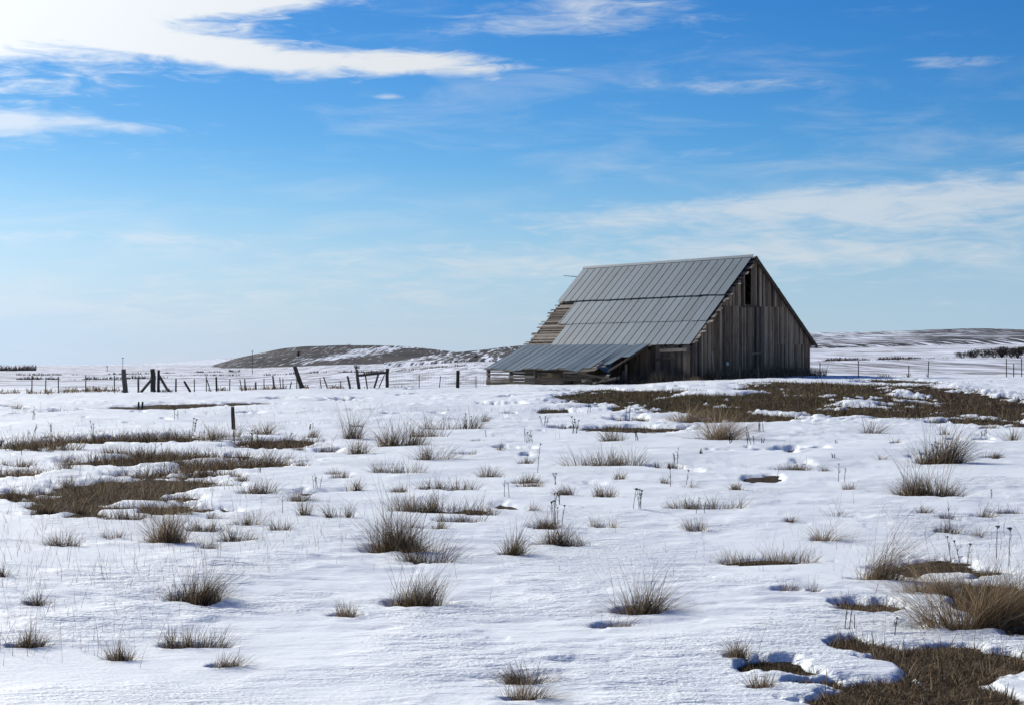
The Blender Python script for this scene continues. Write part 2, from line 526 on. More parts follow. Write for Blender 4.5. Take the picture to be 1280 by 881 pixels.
# ------------------------------------------------------------------ plants: where the photo shows them
# x, front edge row, width, height in photo pixels; blades per thing, look, label
BIG, LOW, ROW = 'big', 'low', 'row'
G_LOW, G_ROW = 'low tufts scattered over the snow', 'rows of grass along the melt lines'
L_LOW = 'small low tuft of dead grass poking through open snow'
L_ROW = 'dark row of dead grass along a melt line in the snow'
L_MID = 'short bristly tuft of brown grass set in a melt hollow'
TUFTS = [
    (490, 697, 100, 62, BIG, 'large dense round tussock of brown grass, bulkiest on the open snow'),
    (533, 711, 78, 32, LOW, 'low spreading tuft touching the bulky round tussock'),
    (525, 766, 82, 42, BIG, 'sparse upright tussock with thin bent stems leaning right over smooth snow'),
    (431, 780, 48, 13, LOW, 'flat narrow tuft alone beside the sparse upright tussock'),
    (640, 700, 42, 34, BIG, 'small fan-shaped tussock between the bulky tussock and the flowerhead tuft'),
    (706, 685, 70, 24, LOW, 'spiky low tuft just below a stand of dry flower stalks'),
    (240, 760, 78, 40, BIG, 'upright ragged tussock with a flat clump of cropped stubble below it'),
    (238, 817, 86, 28, ROW, 'wide clump of cropped grass stubble with even flat top'),
    (205, 682, 54, 42, BIG, 'pale mounded tussock just below the big bare brown patch'),
    (78, 686, 48, 16, LOW, None), (45, 763, 34, 18, LOW, None), (30, 815, 56, 18, LOW, None), (2, 725, 14, 15, LOW, None),
    (150, 831, 46, 20, LOW, 'thin tuft with two bent straws beside the cropped stubble clump'),
    (272, 843, 60, 13, LOW, None), (295, 680, 46, 17, LOW, None), (380, 647, 20, 18, LOW, None),
    (800, 778, 72, 50, BIG, 'tussock with tall wispy straws above a thin dark melt crack'),
    (765, 796, 66, 12, LOW, None), (667, 862, 76, 24, LOW, 'flattened spiky tuft with shadowed hollow, one of two close together'),
    (652, 884, 56, 22, LOW, 'flattened spiky tuft with shadowed hollow, one of two close together'),
    (1100, 733, 84, 80, 'arch', 'tall arching tussock whose long blades all bend right'),
    (1212, 792, 130, 92, 'thick', 'largest thicket of tan grass, standing over the bare brown ground'),
    (1260, 775, 90, 70, 'thick', 'tan grass clump leaning against the largest thicket'),
    (1165, 748, 90, 30, 'thick', 'short tan grass running from the arching tussock to the thicket'),
    (963, 708, 122, 20, ROW, 'long thin row of short grass left of the arching tussock'),
    (1030, 680, 36, 24, LOW, 'wispy pale sprout of grass behind the long thin row'),
    (1186, 671, 36, 15, LOW, 'low dark tuft with one tall straw in its middle'),
    (1175, 627, 94, 36, BIG, 'wide swept tussock rising to one side on open snow'),
    (1178, 583, 66, 42, BIG, 'upright dark tussock behind the wide swept tussock'),
    (885, 641, 92, 17, ROW, None), (757, 587, 104, 24, ROW, 'long dark row of bristly grass in the middle of the field'),
    (767, 557, 38, 18, LOW, 'bristly tuft between the long dark row and the bare bank'),
    (900, 556, 70, 50, 'thick', 'tan upright tussock at the foot of the bare bank'),
    (860, 530, 50, 24, 'thick', 'low tan grass on the slope of the bare bank'),
    (1090, 545, 28, 17, LOW, None), (1270, 556, 28, 17, LOW, None), (985, 748, 38, 15, LOW, None),
    (550, 643, 132, 22, ROW, 'broad curved row of grass behind the bulky round tussock'), (600, 646, 40, 10, ROW, None),
    (495, 597, 66, 20, ROW, None), (558, 616, 78, 16, ROW, None), (440, 551, 24, 34, BIG, 'narrow tall tuft of upright straws alone on clear snow'),
    (498, 563, 52, 34, BIG, 'tall dark tuft at the end of a melt line'), (560, 541, 76, 20, ROW, None), (535, 549, 46, 16, ROW, None), (540, 580, 42, 24, LOW, None),
    (612, 600, 34, 14, LOW, None), (655, 607, 46, 8, LOW, None), (757, 625, 36, 12, LOW, None), (705, 622, 42, 10, LOW, None), (660, 612, 40, 9, LOW, None),
    (450, 571, 34, 16, LOW, None), (425, 602, 30, 8, LOW, None), (605, 530, 12, 9, LOW, None), (575, 655, 60, 10, ROW, None), (862, 614, 12, 9, LOW, None),
    (658, 585, 30, 9, LOW, None), (1030, 592, 14, 6, LOW, None), (1062, 617, 22, 5, LOW, None),
    (35, 569, 60, 22, ROW, None), (75, 566, 50, 22, ROW, None), (130, 556, 50, 14, ROW, None), (185, 556, 60, 16, ROW, None), (240, 556, 66, 18, ROW, None), (280, 549, 40, 18, ROW, None),
    (330, 546, 34, 16, LOW, None), (165, 572, 90, 12, ROW, None), (205, 583, 80, 14, ROW, None), (300, 592, 96, 24, ROW, None), (250, 596, 60, 14, ROW, None),
    (80, 593, 28, 18, LOW, None), (20, 601, 50, 13, ROW, None), (25, 626, 52, 14, ROW, None), (20, 585, 40, 9, ROW, None), (300, 606, 30, 7, LOW, None), (295, 600, 22, 6, LOW, None),
    (155, 652, 70, 14, ROW, None), (205, 646, 66, 16, ROW, None), (215, 632, 40, 12, ROW, None),
    (1080, 771, 76, 20, ROW, 'dark short grass lining the crack beside the thicket'),
    (925, 830, 44, 18, LOW, 'small spiky tuft at the edge of the mossy hollow'), (955, 868, 40, 17, LOW, 'small tuft on the snow below the mossy hollow'),
    (1020, 748, 20, 6, LOW, None), (17, 514, 18, 8, LOW, None), (420, 598, 36, 7, LOW, None), (120, 545, 14, 6, LOW, None),
    (830, 608, 10, 6, LOW, None), (945, 545, 24, 6, LOW, None), (990, 590, 60, 4, LOW, None), (705, 540, 40, 6, LOW, None),
    (815, 548, 14, 8, LOW, None), (1120, 560, 16, 8, LOW, None), (1240, 540, 30, 8, LOW, None), (1180, 548, 16, 9, LOW, None),
]
rs = random.Random(29)
for k in range(175):
    if k < 50 or k > 150:
        tx, ty = rs.gauss(540, 130), rs.uniform(528, 672)
    elif k < 105:
        tx, ty = rs.uniform(0, 400), rs.uniform(545, 690)
    else:
        tx, ty = rs.uniform(640, 1280), rs.uniform(530, 690)
    sc_ = (ty - 450) / 150
    if any(abs(tx - q[0]) < (q[2] / 2 + 12) and abs(ty - q[1]) < 14 for q in TUFTS):
        continue
    TUFTS.append((tx, ty, rs.choice((14, 22, 34, 48)) * rs.uniform(.7, 1.2) * sc_, rs.uniform(5, 13) * sc_, rs.choice((LOW, LOW, ROW, ROW, BIG)), None))
# bare or matted ground: x, row, half width, half height in photo pixels, blade height (m), look, blades
MATS = [
    (150, 618, 100, 25, 0.24, 'mat_grass', 15000), (205, 640, 70, 7, 0.14, 'mat_grass', 1400), (290, 586, 78, 8, 0.24, 'mat_grass', 2600), (160, 578, 70, 6, 0.22, 'mat_grass', 1600), (215, 573, 50, 4, 0.22, 'mat_grass', 900),
    (45, 560, 62, 7, 0.24, 'mat_grass', 1800), (180, 552, 110, 5, 0.24, 'mat_grass', 2400), (342, 557, 58, 6, 0.17, 'mat_grass', 1800), (20, 622, 45, 6, 0.16, 'mat_grass', 900), (15, 597, 40, 5, 0.20, 'mat_grass', 800),
    (765, 500, 84, 11, 0.13, 'mat_green', 6000), (800, 494, 60, 5, 0.13, 'mat_green', 2500), (855, 511, 62, 17, 0.16, 'mat_green', 6000), (880, 500, 55, 7, 0.16, 'mat_green', 3000), (965, 505, 74, 21, 0.17, 'mat_green', 9000), (1010, 490, 60, 8, 0.16, 'mat_green', 4000), (790, 540, 80, 5, 0.10, 'mat_grass', 1400),
    (1110, 503, 98, 23, 0.17, 'mat_grass', 10000), (1190, 498, 74, 20, 0.17, 'mat_grass', 7000), (1270, 508, 64, 20, 0.16, 'mat_grass', 5000), (1140, 478, 55, 4, 0.13, 'mat_grass', 1800), (1055, 487, 40, 4, 0.13, 'mat_grass', 1200), (690, 515, 22, 4, 0.10, 'mat_green', 600), (1240, 530, 60, 6, 0.13, 'mat_grass', 1400), (745, 489, 50, 2.5, 0.06, 'mat_green', 900), (1085, 516, 75, 10, 0.16, 'mat_grass', 4000), (1185, 514, 75, 10, 0.16, 'mat_grass', 4000), (935, 524, 60, 8, 0.16, 'mat_grass', 2500), (1262, 521, 45, 8, 0.15, 'mat_grass', 2000), (830, 526, 60, 5, 0.14, 'mat_grass', 1400),
    (1200, 835, 118, 30, 0.09, 'mat_grass', 15000), (1190, 880, 130, 24, 0.07, 'mat_grass', 8000), (970, 836, 50, 14, 0.04, 'mat_green', 3000), (1030, 858, 40, 5, 0.04, 'mat_grass', 700), (1250, 760, 70, 34, 0.10, 'mat_grass', 6000), (1170, 716, 62, 12, 0.08, 'mat_green', 2400), (1085, 760, 45, 8, 0.06, 'mat_grass', 1000), (1070, 812, 45, 9, 0.05, 'mat_grass', 900), (1060, 880, 40, 10, 0.05, 'mat_grass', 900),
    (205, 509, 52, 4.5, 0.05, 'mat_green', 1700), (255, 507, 30, 2.5, 0.05, 'mat_green', 600), (315, 505, 45, 2, 0.05, 'mat_grass', 600), (185, 513, 30, 1.6, 0.05, 'mat_green', 400), (350, 499, 22, 1.4, 0.05, 'mat_grass', 250), (10, 509, 20, 1.5, 0.05, 'mat_grass', 200), (40, 520, 25, 1.2, 0.05, 'mat_grass', 200), (330, 507, 40, 1.5, 0.05, 'mat_grass', 300),
    (80, 515, 25, 1.5, 0.05, 'mat_grass', 200), (520, 488, 18, 1.2, 0.05, 'mat_grass', 200), (430, 500, 30, 1, 0.05, 'mat_grass', 200),
]
DRIFTS = [(1068, 838, 62, 14), (1150, 752, 44, 20), (1275, 815, 22, 20), (1275, 868, 26, 14), (960, 815, 50, 6), (840, 525, 36, 6), (905, 492, 60, 2.2), (1130, 805, 70, 7), (1185, 722, 50, 5), (1170, 790, 18, 6), (690, 520, 12, 2), (150, 641, 30, 3), (185, 632, 40, 2.5)]

DSNOW = 0.075
ELL = []          # melt hollows in ground metres: x, y, rx, ry, strength


def px_ellipse(px, py, rx, ry, far=150):
    x, y = ground_at(px, py, far)
    x0, y0 = ground_at(px, py + ry, far)
    x1, y1 = ground_at(px, py - ry, far)
    return x, (y0 + y1) / 2, rx / FPX * y, float(np.clip((y1 - y0) / 2, 0.03, 22))


for px, py, rx, ry, h, lk, n in MATS:
    ELL.append(px_ellipse(px, py, rx, ry) + (1.0,))
NMAT = len(ELL)
TUFT_GEO = []
for (px, py, wd, ht, lk, lab) in TUFTS:
    x, y = ground_at(px, py)
    s_ = y / FPX
    rx = wd * s_ / 2
    ry = rx * {BIG: 0.75, LOW: 0.6, ROW: 0.42, 'arch': 0.6, 'thick': 0.6}[lk]
    ry = min(max(ry, 0.04), 1.2 if y < 45 else 2.2)
    TUFT_GEO.append((x, y + ry * 0.9, rx, ry, ht * s_))
    ELL.append((x, y + ry * 0.9, rx * (0.98 if lk != LOW else 0.9), ry * (1.05 if lk != LOW else 0.9), 0.80 if lk != LOW else 0.70))
DRF = [px_ellipse(*d) for d in DRIFTS]


def bare(x, y):
    """0 under snow, 1 where the ground lies open"""
    shp = x.shape; x = x.ravel(); y = y.ravel()
    m = np.zeros_like(x)
    for k, (ex, ey, rx, ry, s_) in enumerate(ELL):
        i = np.nonzero((np.abs(x - ex) < rx * 1.7) & (np.abs(y - ey) < ry * 1.7))[0]
        if len(i) == 0:
            continue
        X, Y = x[i], y[i]
        r = np.sqrt(((X - ex) / rx) ** 2 + ((Y - ey) / ry) ** 2)
        q = 1.6 / min(rx, 1.2 + 0.2 * rx)
        r = r + (0.75 if k < NMAT else 0.45) * fbm(X * q * (0.6 if Y.mean() < 15 else 1), Y * q * (0.6 if Y.mean() < 15 else 1), 4, 31 + k, 0.40) + 0.30 * fbm(X * 6, Y * 6, 3, 5) + (0.22 * fbm(X * 17, Y * 17, 2, 6) if Y.mean() < 18 else 0)
        m[i] = np.maximum(m[i], s_ * (sstep(1.25, 0.66, r) if k < NMAT else sstep(1.3, 0.45, r)))
    # thaw pocks scattered over the field
    pk = fbm(x * 0.9, y * 0.42, 4, 77) + 0.35 * fbm(x * 0.08, y * 0.08, 2, 5)
    m = np.maximum(m, 0.8 * sstep(0.46, 0.62, pk + 0.12 * fbm(x * 5, y * 4, 2, 79)) * sstep(13, 22, y) * sstep(150, 110, y))
    for k, (ex, ey, rx, ry) in enumerate(DRF):
        i = np.nonzero((np.abs(x - ex) < rx * 1.6) & (np.abs(y - ey) < ry * 1.6))[0]
        r = np.sqrt(((x[i] - ex) / rx) ** 2 + ((y[i] - ey) / ry) ** 2) + 0.5 * fbm(x[i] * 1.5, y[i] * 1.5, 3, 131 + k)
        m[i] *= sstep(0.72, 1.1, r)
    return m.reshape(shp)


# ------------------------------------------------------------------ ground, snow, far field, hills
def sector(ys, cols, half):
    u = np.linspace(-half, half, cols)
    Y = np.repeat(np.array(ys)[:, None], cols, 1)
    X = Y * u[None, :]
    n = len(ys)
    idx = np.arange(n * cols).reshape(n, cols)
    Q = np.stack([idx[:-1, :-1], idx[:-1, 1:], idx[1:, 1:], idx[1:, :-1]], -1).reshape(-1, 4)
    return X, Y, Q


ys = [4.5]
while ys[-1] < 165:
    yy = ys[-1]
    ys.append(yy + min(max(yy * yy / 2600 * 1.0, 0.012), max(0.2, 0.0062 * yy), 0.33))
X, Y, Q = sector(ys, 770, 0.41)
MSK = bare(X, Y)
G = terrain(X, Y)
edge = sstep(160, 135, Y) * sstep(0.41, 0.395, np.abs(X / Y))
pits = sstep(0.20, 0.36, fbm(X * 2.3, Y * 4.2, 3, 201, 0.5, 0.1)) * sstep(-0.15, 0.25, fbm(X * 0.5, Y * 0.4, 2, 207))
rip = -0.009 * pits + 0.020 * fbm(X * 0.8, Y * 1.7, 3, 41, 0.5, 0.15) + (0.007 + 0.030 * sstep(-0.05, 0.45, fbm(X * 0.35, Y * 0.25, 3, 91))) * fbm(X * 2.2, Y * 6.0, 4, 57, 0.5, 0.1) + 0.05 * fbm(X * 0.25, Y * 0.3, 2, 63)
far_gain = np.clip(Y / 25, 1, 2.2)
ZS = G + ((0.036 + 0.048 * sstep(12, 34, Y)) * (1 - 1.65 * MSK) + rip * far_gain * (1 - 0.7 * MSK)) * edge - 0.16 * (1 - edge)
ZS = np.maximum(ZS, G + 0.028 - 0.16 * MSK - 0.3 * (1 - edge))
sn = link('snow', np_mesh('snow', np.stack([X, Y, ZS], -1).reshape(-1, 3), Q, M['snow'], smooth=True))
tag(sn, kind='structure')
ys2 = list(np.geomspace(4.5, 160, 330))
X2, Y2, Q2 = sector(ys2, 300, 0.40)
Z2 = terrain(X2, Y2) + 0.02 * fbm(X2 * 3, Y2 * 3, 3, 88) - 0.2 * (1 - sstep(150, 130, Y2))
gr = link('ground', np_mesh('ground', np.stack([X2, Y2, Z2], -1).reshape(-1, 3), Q2, M['earth'], smooth=True))
tag(gr, kind='structure')

ang = np.concatenate([np.linspace(-R(42), R(42), 340), np.linspace(R(44), R(316), 70)])
rad = np.concatenate([[0.5, 2.0], np.geomspace(4, 12000, 190)])
A_, R_ = np.meshgrid(ang, rad)
XF, YF = R_ * np.sin(A_), R_ * np.cos(A_)
inside = sstep(150, 132, YF) * (np.abs(A_) < R(42)) * (YF > 0) * sstep(0.43, 0.40, np.abs(XF / np.maximum(YF, .1)))
ZF = terrain(XF, YF) + 0.02 - 0.30 * inside
nr, nc = A_.shape
idx = np.arange(nr * nc).reshape(nr, nc)
idx = np.concatenate([idx, idx[:, :1]], 1)
QF = np.stack([idx[:-1, :-1], idx[:-1, 1:], idx[1:, 1:], idx[1:, :-1]], -1).reshape(-1, 4)[:, ::-1]
fo = link('snow_field', np_mesh('snow_field', np.stack([XF, YF, ZF], -1).reshape(-1, 3), QF, M['field'], smooth=True))
tag(fo, kind='structure')


def hill(crest, dc, foot, df, cover, seed, bumpy=1.0):
    """crest and foot as (photo column, photo row) lines at their distances"""
    c = np.array(crest, float); f = np.array(foot, float)
    cols = np.linspace(c[0, 0], c[-1, 0], 420)
    yc = np.interp(cols, c[:, 0], c[:, 1]); yf = np.interp(cols, f[:, 0], f[:, 1])
    yc = np.convolve(np.pad(yc, 6, mode='edge'), np.ones(13) / 13, 'valid')
    zc = EYE + (HOR - yc) / FPX * dc; zf = EYE + (HOR - yf) / FPX * df
    ts = np.concatenate([np.linspace(-0.15, 1, 60), np.linspace(1.05, 2.0, 14)])
    P, T = np.meshgrid(cols, ts)
    D = df + (dc - df) * T
    Xh = (P - 640) / FPX * D
    s_ = np.clip(T, 0, 1); s_ = s_ ** 0.9 * (1 - 0.12 * np.sin(np.pi * s_))
    Z = zf + (zc - zf) * s_ - np.maximum(T - 1, 0) ** 1.3 * np.maximum(zc - zf, 5) * 1.3 + np.minimum(T, 0) * 40
    Z = Z + bumpy * (dc / 900) * fbm(Xh * 0.012, D * 0.008, 4, seed) * np.clip(T, 0, 1)
    ti = cover(P, HOR - (Z - EYE) / D * FPX, Xh, D)
    n, m = P.shape
    ix = np.arange(n * m).reshape(n, m)
    q = np.stack([ix[:-1, :-1], ix[:-1, 1:], ix[1:, 1:], ix[1:, :-1]], -1).reshape(-1, 4)
    o = link('hill', np_mesh('hill', np.stack([Xh, D, Z], -1).reshape(-1, 3), q, M['hill'], tint=ti.ravel(), smooth=True))
    return tag(o, kind='structure')


def cov_left(P, Y_, X_, D_):
    t = (Y_ - 431) / 26
    a = 1.35 * sstep(690, 520, P + 90 * t) - 0.1
    band = np.sin((P - 250) / 34.0 + t * 6.0 + 3 * fbm(P / 60.0, t * 2, 3, 4))
    a = a - 0.95 * sstep(0.25, 0.75, band) * sstep(350, 420, P)
    a = a + 0.55 * np.exp(-((P - 500) / 50) ** 2 - ((t - 0.55) / 0.3) ** 2)
    return np.clip(a + 0.7 * sstep(0.14, 0.03, t), -0.2, 1.35)


def cov_right(P, Y_, X_, D_):
    a = 0.62 + 0.25 * sstep(1110, 1190, P) * sstep(436, 414, Y_) + 0.55 * fbm(X_ * 0.008, D_ * 0.003, 3, 7)
    a = a + 0.5 * sstep(3.5, 0.0, Y_ - np.where(P > 1000, 412.5, 434.0)) * (P < 1190) * 0.4
    return np.clip(np.where(P < 700, 0.95 - 0.4 * sstep(570, 520, P) + 0.4 * fbm(X_ * 0.01, D_ * .01, 2, 3), a), -0.1, 1)


def cov_far(P, Y_, X_, D_):
    return -0.05 + 0.5 * np.exp(-((P - 285) / 25) ** 2) * sstep(452, 446, Y_) + 0.2 * fbm(X_ * 0.004, D_ * 0.002, 3, 11)


hill([(-900, 452), (-300, 456), (0, 458), (40, 456.5), (150, 456), (205, 454.5), (250, 451), (290, 447.5), (340, 445), (460, 448), (640, 455)], 6500,
     [(-900, 459), (0, 460), (640, 460)], 4300, cov_far, 3, 0.6)
hill([(225, 463), (262, 458), (300, 447), (350, 436.5), (380, 433.5), (430, 432), (470, 432.5), (520, 434), (560, 438.5), (600, 443), (660, 449), (720, 455)], 2000,
     [(225, 463), (300, 459.5), (450, 455.5), (600, 452.5), (720, 452)], 1400, cov_left, 5, 0.7)
hill([(480, 455), (530, 446), (560, 441), (600, 437.5), (640, 432), (700, 430), (850, 422), (1000, 416.5), (1100, 415.5), (1150, 413), (1190, 411), (1230, 411), (1280, 413), (1500, 418), (2200, 424)], 1250,
     [(480, 455), (560, 451), (640, 447.5), (850, 441), (1015, 435), (1140, 430), (1280, 422), (1500, 420), (2200, 428)], 760, cov_right, 8, 0.8)


# ------------------------------------------------------------------ grass
def blades(rng, bx, by, bz, hgt, lean_x, lean_y, width, curl=0.5, seg=3):
    """one narrow tapering strip per base point"""
    n = len(bx)
    lv = np.linspace(0, 1, seg + 1)
    a = rng.uniform(0, 2 * np.pi, n)
    sx, sy = np.cos(a) * width / 2, np.sin(a) * width / 2
    V = np.zeros((n, seg + 1, 2, 3))
    for i, t in enumerate(lv):
        k = t ** (1 + curl)
        drop = 1 - 0.35 * curl * t * np.clip(np.hypot(lean_x, lean_y) / np.maximum(hgt, 1e-3), 0, 1.5)
        cx, cy, cz = bx + lean_x * k, by + lean_y * k, bz + hgt * t * drop
        wt = (1 - 0.82 * t)
        V[:, i, 0] = np.stack([cx - sx * wt, cy - sy * wt, cz], -1)
        V[:, i, 1] = np.stack([cx + sx * wt, cy + sy * wt, cz], -1)
    b = (np.arange(n) * (seg + 1) * 2)[:, None, None]
    i = np.arange(seg)[None, :, None] * 2
    Qb = (b + i + np.array([0, 1, 3, 2])[None, None, :]).reshape(-1, 4)
    return V.reshape(-1, 3), Qb


def tint_of(rng, n, seg, lo=0.0, hi=1.0, power=1.3):
    return np.repeat(lo + (hi - lo) * rng.random(n) ** power, (seg + 1) * 2)


MARKS = [(490, 690, 'bulky round tussock'), (525, 760, 'sparse upright tussock'), (240, 755, 'ragged tussock above cropped stubble'), (238, 817, 'cropped stubble clump'), (205, 680, 'pale mounded tussock'),
         (150, 617, 'big bare brown patch'), (292, 541, 'lone post'), (194, 494, 'corner brace'), (440, 550, 'narrow tall tuft'), (705, 685, 'stand of flower stalks'), (757, 585, 'long dark bristly row'), (800, 775, 'wispy-strawed tussock'),
         (660, 870, 'two flattened tufts'), (1100, 733, 'arching tussock'), (1212, 790, 'largest tan thicket'), (1175, 625, 'wide swept tussock'), (1178, 580, 'upright dark tussock'), (963, 708, 'long thin row'), (900, 550, 'foot of the bare bank'),
         (1150, 505, 'bare earth bank'), (970, 836, 'mossy hollow'), (550, 640, 'broad curved row'), (640, 700, 'fan-shaped tussock'), (340, 557, 'flat brown mat'), (612, 600, 'middle melt lines'), (885, 641, 'low straight row')]


def landmark(px, py):
    return min(MARKS, key=lambda m: math.hypot(m[0] - px, (m[1] - py) * 2.2) + (1e6 if abs(m[0] - px) + abs(m[1] - py) < 8 else 0))[2]


rngG = np.random.default_rng(11)
names = {BIG: 'grass_tussock', LOW: 'grass_tuft', ROW: 'grass_row', 'arch': 'grass_tussock', 'thick': 'grass_tussock'}
for k, ((px, py, wd, ht, lk, lab), (x, y, rx, ry, hm)) in enumerate(zip(TUFTS, TUFT_GEO)):
    rng = np.random.default_rng(500 + k)
    wpx = wd * 0.8
    n = {BIG: 1000, LOW: 380, ROW: 520, 'arch': 800, 'thick': 1300}[lk]
    n = int(n * np.clip(wpx / {BIG: 60, LOW: 40, ROW: 70, 'arch': 60, 'thick': 80}[lk], 0.3, 2.0) * (1.0 if y < 30 else 0.75))
    snow_d = 0.036 + 0.048 * float(sstep(12, 34, y))
    hm = max(hm, 0.085) * {ROW: 1.75, LOW: 1.9, 'arch': 1.5, 'thick': 1.4}.get(lk, 1.32)
    wid = max(0.0042, 0.55 * y / (FPX * 0.8)) * rng.uniform(0.6, 1.25, n)
    a = rng.uniform(0, 2 * np.pi, n); q = np.sqrt(rng.random(n)) * 0.92
    if lk == ROW:                                   # several clumps strung along the row
        cl = rng.uniform(-0.9, 0.9, max(4, int(wpx / 9)))
        u = np.where(rng.random(n) < 0.45, rng.uniform(-1, 1, n), np.clip(cl[rng.integers(0, len(cl), n)] + rng.normal(0, 0.09, n), -1, 1))
        bx = u * rx; by = rng.normal(0, 0.30, n) * ry
        fall = 0.5 + 0.5 * rng.random(n) * (0.65 + 0.35 * np.cos(u * 9 + k))
    else:
        # a tussock is a handful of clumps, each with its own height and lean
        nc_ = int(rng.integers(3, 7)); ca_ = rng.uniform(0, 2 * np.pi, nc_); cq_ = np.sqrt(rng.random(nc_)) * 0.62
        who = rng.integers(0, nc_, n)
        bx = (cq_ * np.cos(ca_))[who] * rx * 1.15 + rng.normal(0, 0.24, n) * rx; by = (cq_ * np.sin(ca_))[who] * ry + rng.normal(0, 0.2, n) * ry
        q = np.clip(np.hypot(bx / rx, by / ry), 0, 1.1)
        fall = (1 - 0.45 * q ** 2) * rng.uniform(0.55, 1.05, nc_)[who]
        lean0 = rng.normal(0.06, 0.16, nc_)[who]
    h = hm * fall * rng.uniform(0.45, 1.0, n)
    spread = {BIG: 0.34, LOW: 0.42, ROW: 0.25, 'arch': 0.3, 'thick': 0.42}[lk]
    lx = (bx / max(rx, 1e-3)) * hm * spread + rng.normal(0, 0.24, n) * hm + (0 if lk == ROW else lean0 * hm * 1.3)
    ly = (by / max(ry, 1e-3)) * hm * spread + rng.normal(0, 0.22, n) * hm
    broken = rng.random(n) < 0.28
    h = np.where(broken, h * rng.uniform(0.2, 0.6, n), h)
    lx = np.where(broken, lx + rng.normal(0, 0.45, n) * hm, lx); ly = np.where(broken, ly + rng.normal(0, 0.4, n) * hm, ly)
    curl = 0.5
    if lk == 'arch':
        lng = rng.random(n) < 0.5
        h = np.where(lng, h * 1.25, h * 0.6)
        lx = lx + np.where(lng, hm * rng.uniform(0.1, 0.75, n), 0); curl = 1.0
    if lk == 'thick':
        st = rng.random(n) < 0.25
        lx = lx + np.where(st, rng.normal(0, .5, n) * hm, 0); h = np.where(st, h * 1.15, h * 0.85)
    if lk == BIG:
        st = rng.random(n) < 0.05
        h = np.where(st, hm * rng.uniform(0.9, 1.5, n), h); lx = lx + np.where(st, rng.normal(0.2, 0.4, n) * hm, 0)
    z0 = terrain(np.array([x]), np.array([y]))[0]
    bz = terrain(x + bx, y + by) - z0 - 0.02
    V, Qb = blades(rng, bx, by, bz, h + snow_d * 0.8, lx, ly, wid, curl)
    mt = M['grass_pale'] if lk in ('thick', 'arch') or (lab and 'pale' in lab) else M['grass']
    me = np_mesh(names[lk], V, Qb, mt, tint=tint_of(rng, n, 3))
    o = link(names[lk], me); o.location = (x, y, z0)
    if lab:
        tag(o, lab, 'grass', 'two flattened tufts close together' if 'one of two' in lab else 'tussocks in the snow')
    else:
        mk = landmark(px, py)
        size = ('long' if wd > 60 else 'short') if lk == ROW else ('wide low' if wd > 40 else 'small bristly' if ht > 14 else 'tiny low')
        tag(o, '%s %s of dead grass by the %s' % (size, 'row' if lk == ROW else 'tuft', mk), 'grass', '%s by the %s' % ('grass rows' if lk == ROW else 'tufts', mk))

for k, ((px, py, rxp, ryp, hm, lk, n), (ex, ey, rx, ry, s_)) in enumerate(zip(MATS, ELL)):
    rng = np.random.default_rng(900 + k)
    bx = ex + rng.uniform(-1.4, 1.4, n * 3) * rx; by = ey + rng.uniform(-1.4, 1.4, n * 3) * ry
    keep = np.nonzero(bare(bx, by) > 0.6)[0][:n]
    bx, by = bx[keep], by[keep]; n2 = len(bx)
    if n2 < 5:
        continue
    clump = 0.55 + 0.9 * np.clip(fbm(bx * (6 / (1 + ey / 20)), by * (6 / (1 + ey / 20)), 2, 3) + 0.4, 0, 1)
    h = hm * clump * rng.uniform(0.3, 1.0, n2)
    flat = rng.random(n2) < (0.68 if ey < 20 else 0.35)
    if ey < 20:
        h = h * np.where(rng.random(n2) < .1, 1.2, 0.5)
    h = np.where(flat, h * 0.4, h)
    ln = np.where(flat, 0.15 if ey < 20 else hm * 1.3, hm * 0.5)
    wid = max(0.0075, 0.62 * ey / (FPX * 0.8)) * rng.uniform(0.5, 1.3, n2)
    V, Qb = blades(rng, bx, by, terrain(bx, by) - 0.015, h + 0.02, rng.normal(0, 1, n2) * ln, rng.normal(0, 1, n2) * ln, wid, 0.4, 2)
    o = link('grass_mat', np_mesh('grass_mat', V, Qb, M[lk], tint=tint_of(rng, n2, 2, power=1.25 if ey < 20 else 1.3)))
    tag(o, 'mat of flattened dead grass where the snow has melted away', 'dead grass', 'mats of dead grass in the bare patches', 'stuff')

# lone straws all over the field
rng = np.random.default_rng(77)
n = 9000
py = 512 + 330 * rng.random(n) ** 1.7; pxs = rng.uniform(-60, 1340, n)
dd = FPX * EYE / (py - HOR); bx = (pxs - 640) / FPX * dd
keep = (fbm(bx * 0.22, dd * 0.15, 3, 15) + rng.normal(0, .12, n) > 0.17) | (bare(bx, dd) > 0.3)
bx, dd = bx[keep], dd[keep]; n = len(bx)
h = rng.uniform(0.05, 0.22, n) * rng.choice([0.6, 1.0, 1.5], n, p=[.6, .3, .1])
V, Qb = blades(rng, bx, dd, terrain(bx, dd), h + 0.06, rng.normal(0, 0.35, n) * h, rng.normal(0, .3, n) * h, np.maximum(0.003, 0.38 * dd / (FPX * 0.8)) * rng.uniform(.7, 1.2, n), 0.3)
o = link('straws', np_mesh('straws', V, Qb, M['grass'], tint=tint_of(rng, n, 3, 0.0, 0.7)))
tag(o, 'thin single straws of dead grass sticking out of the snow', 'straws', kind='stuff')


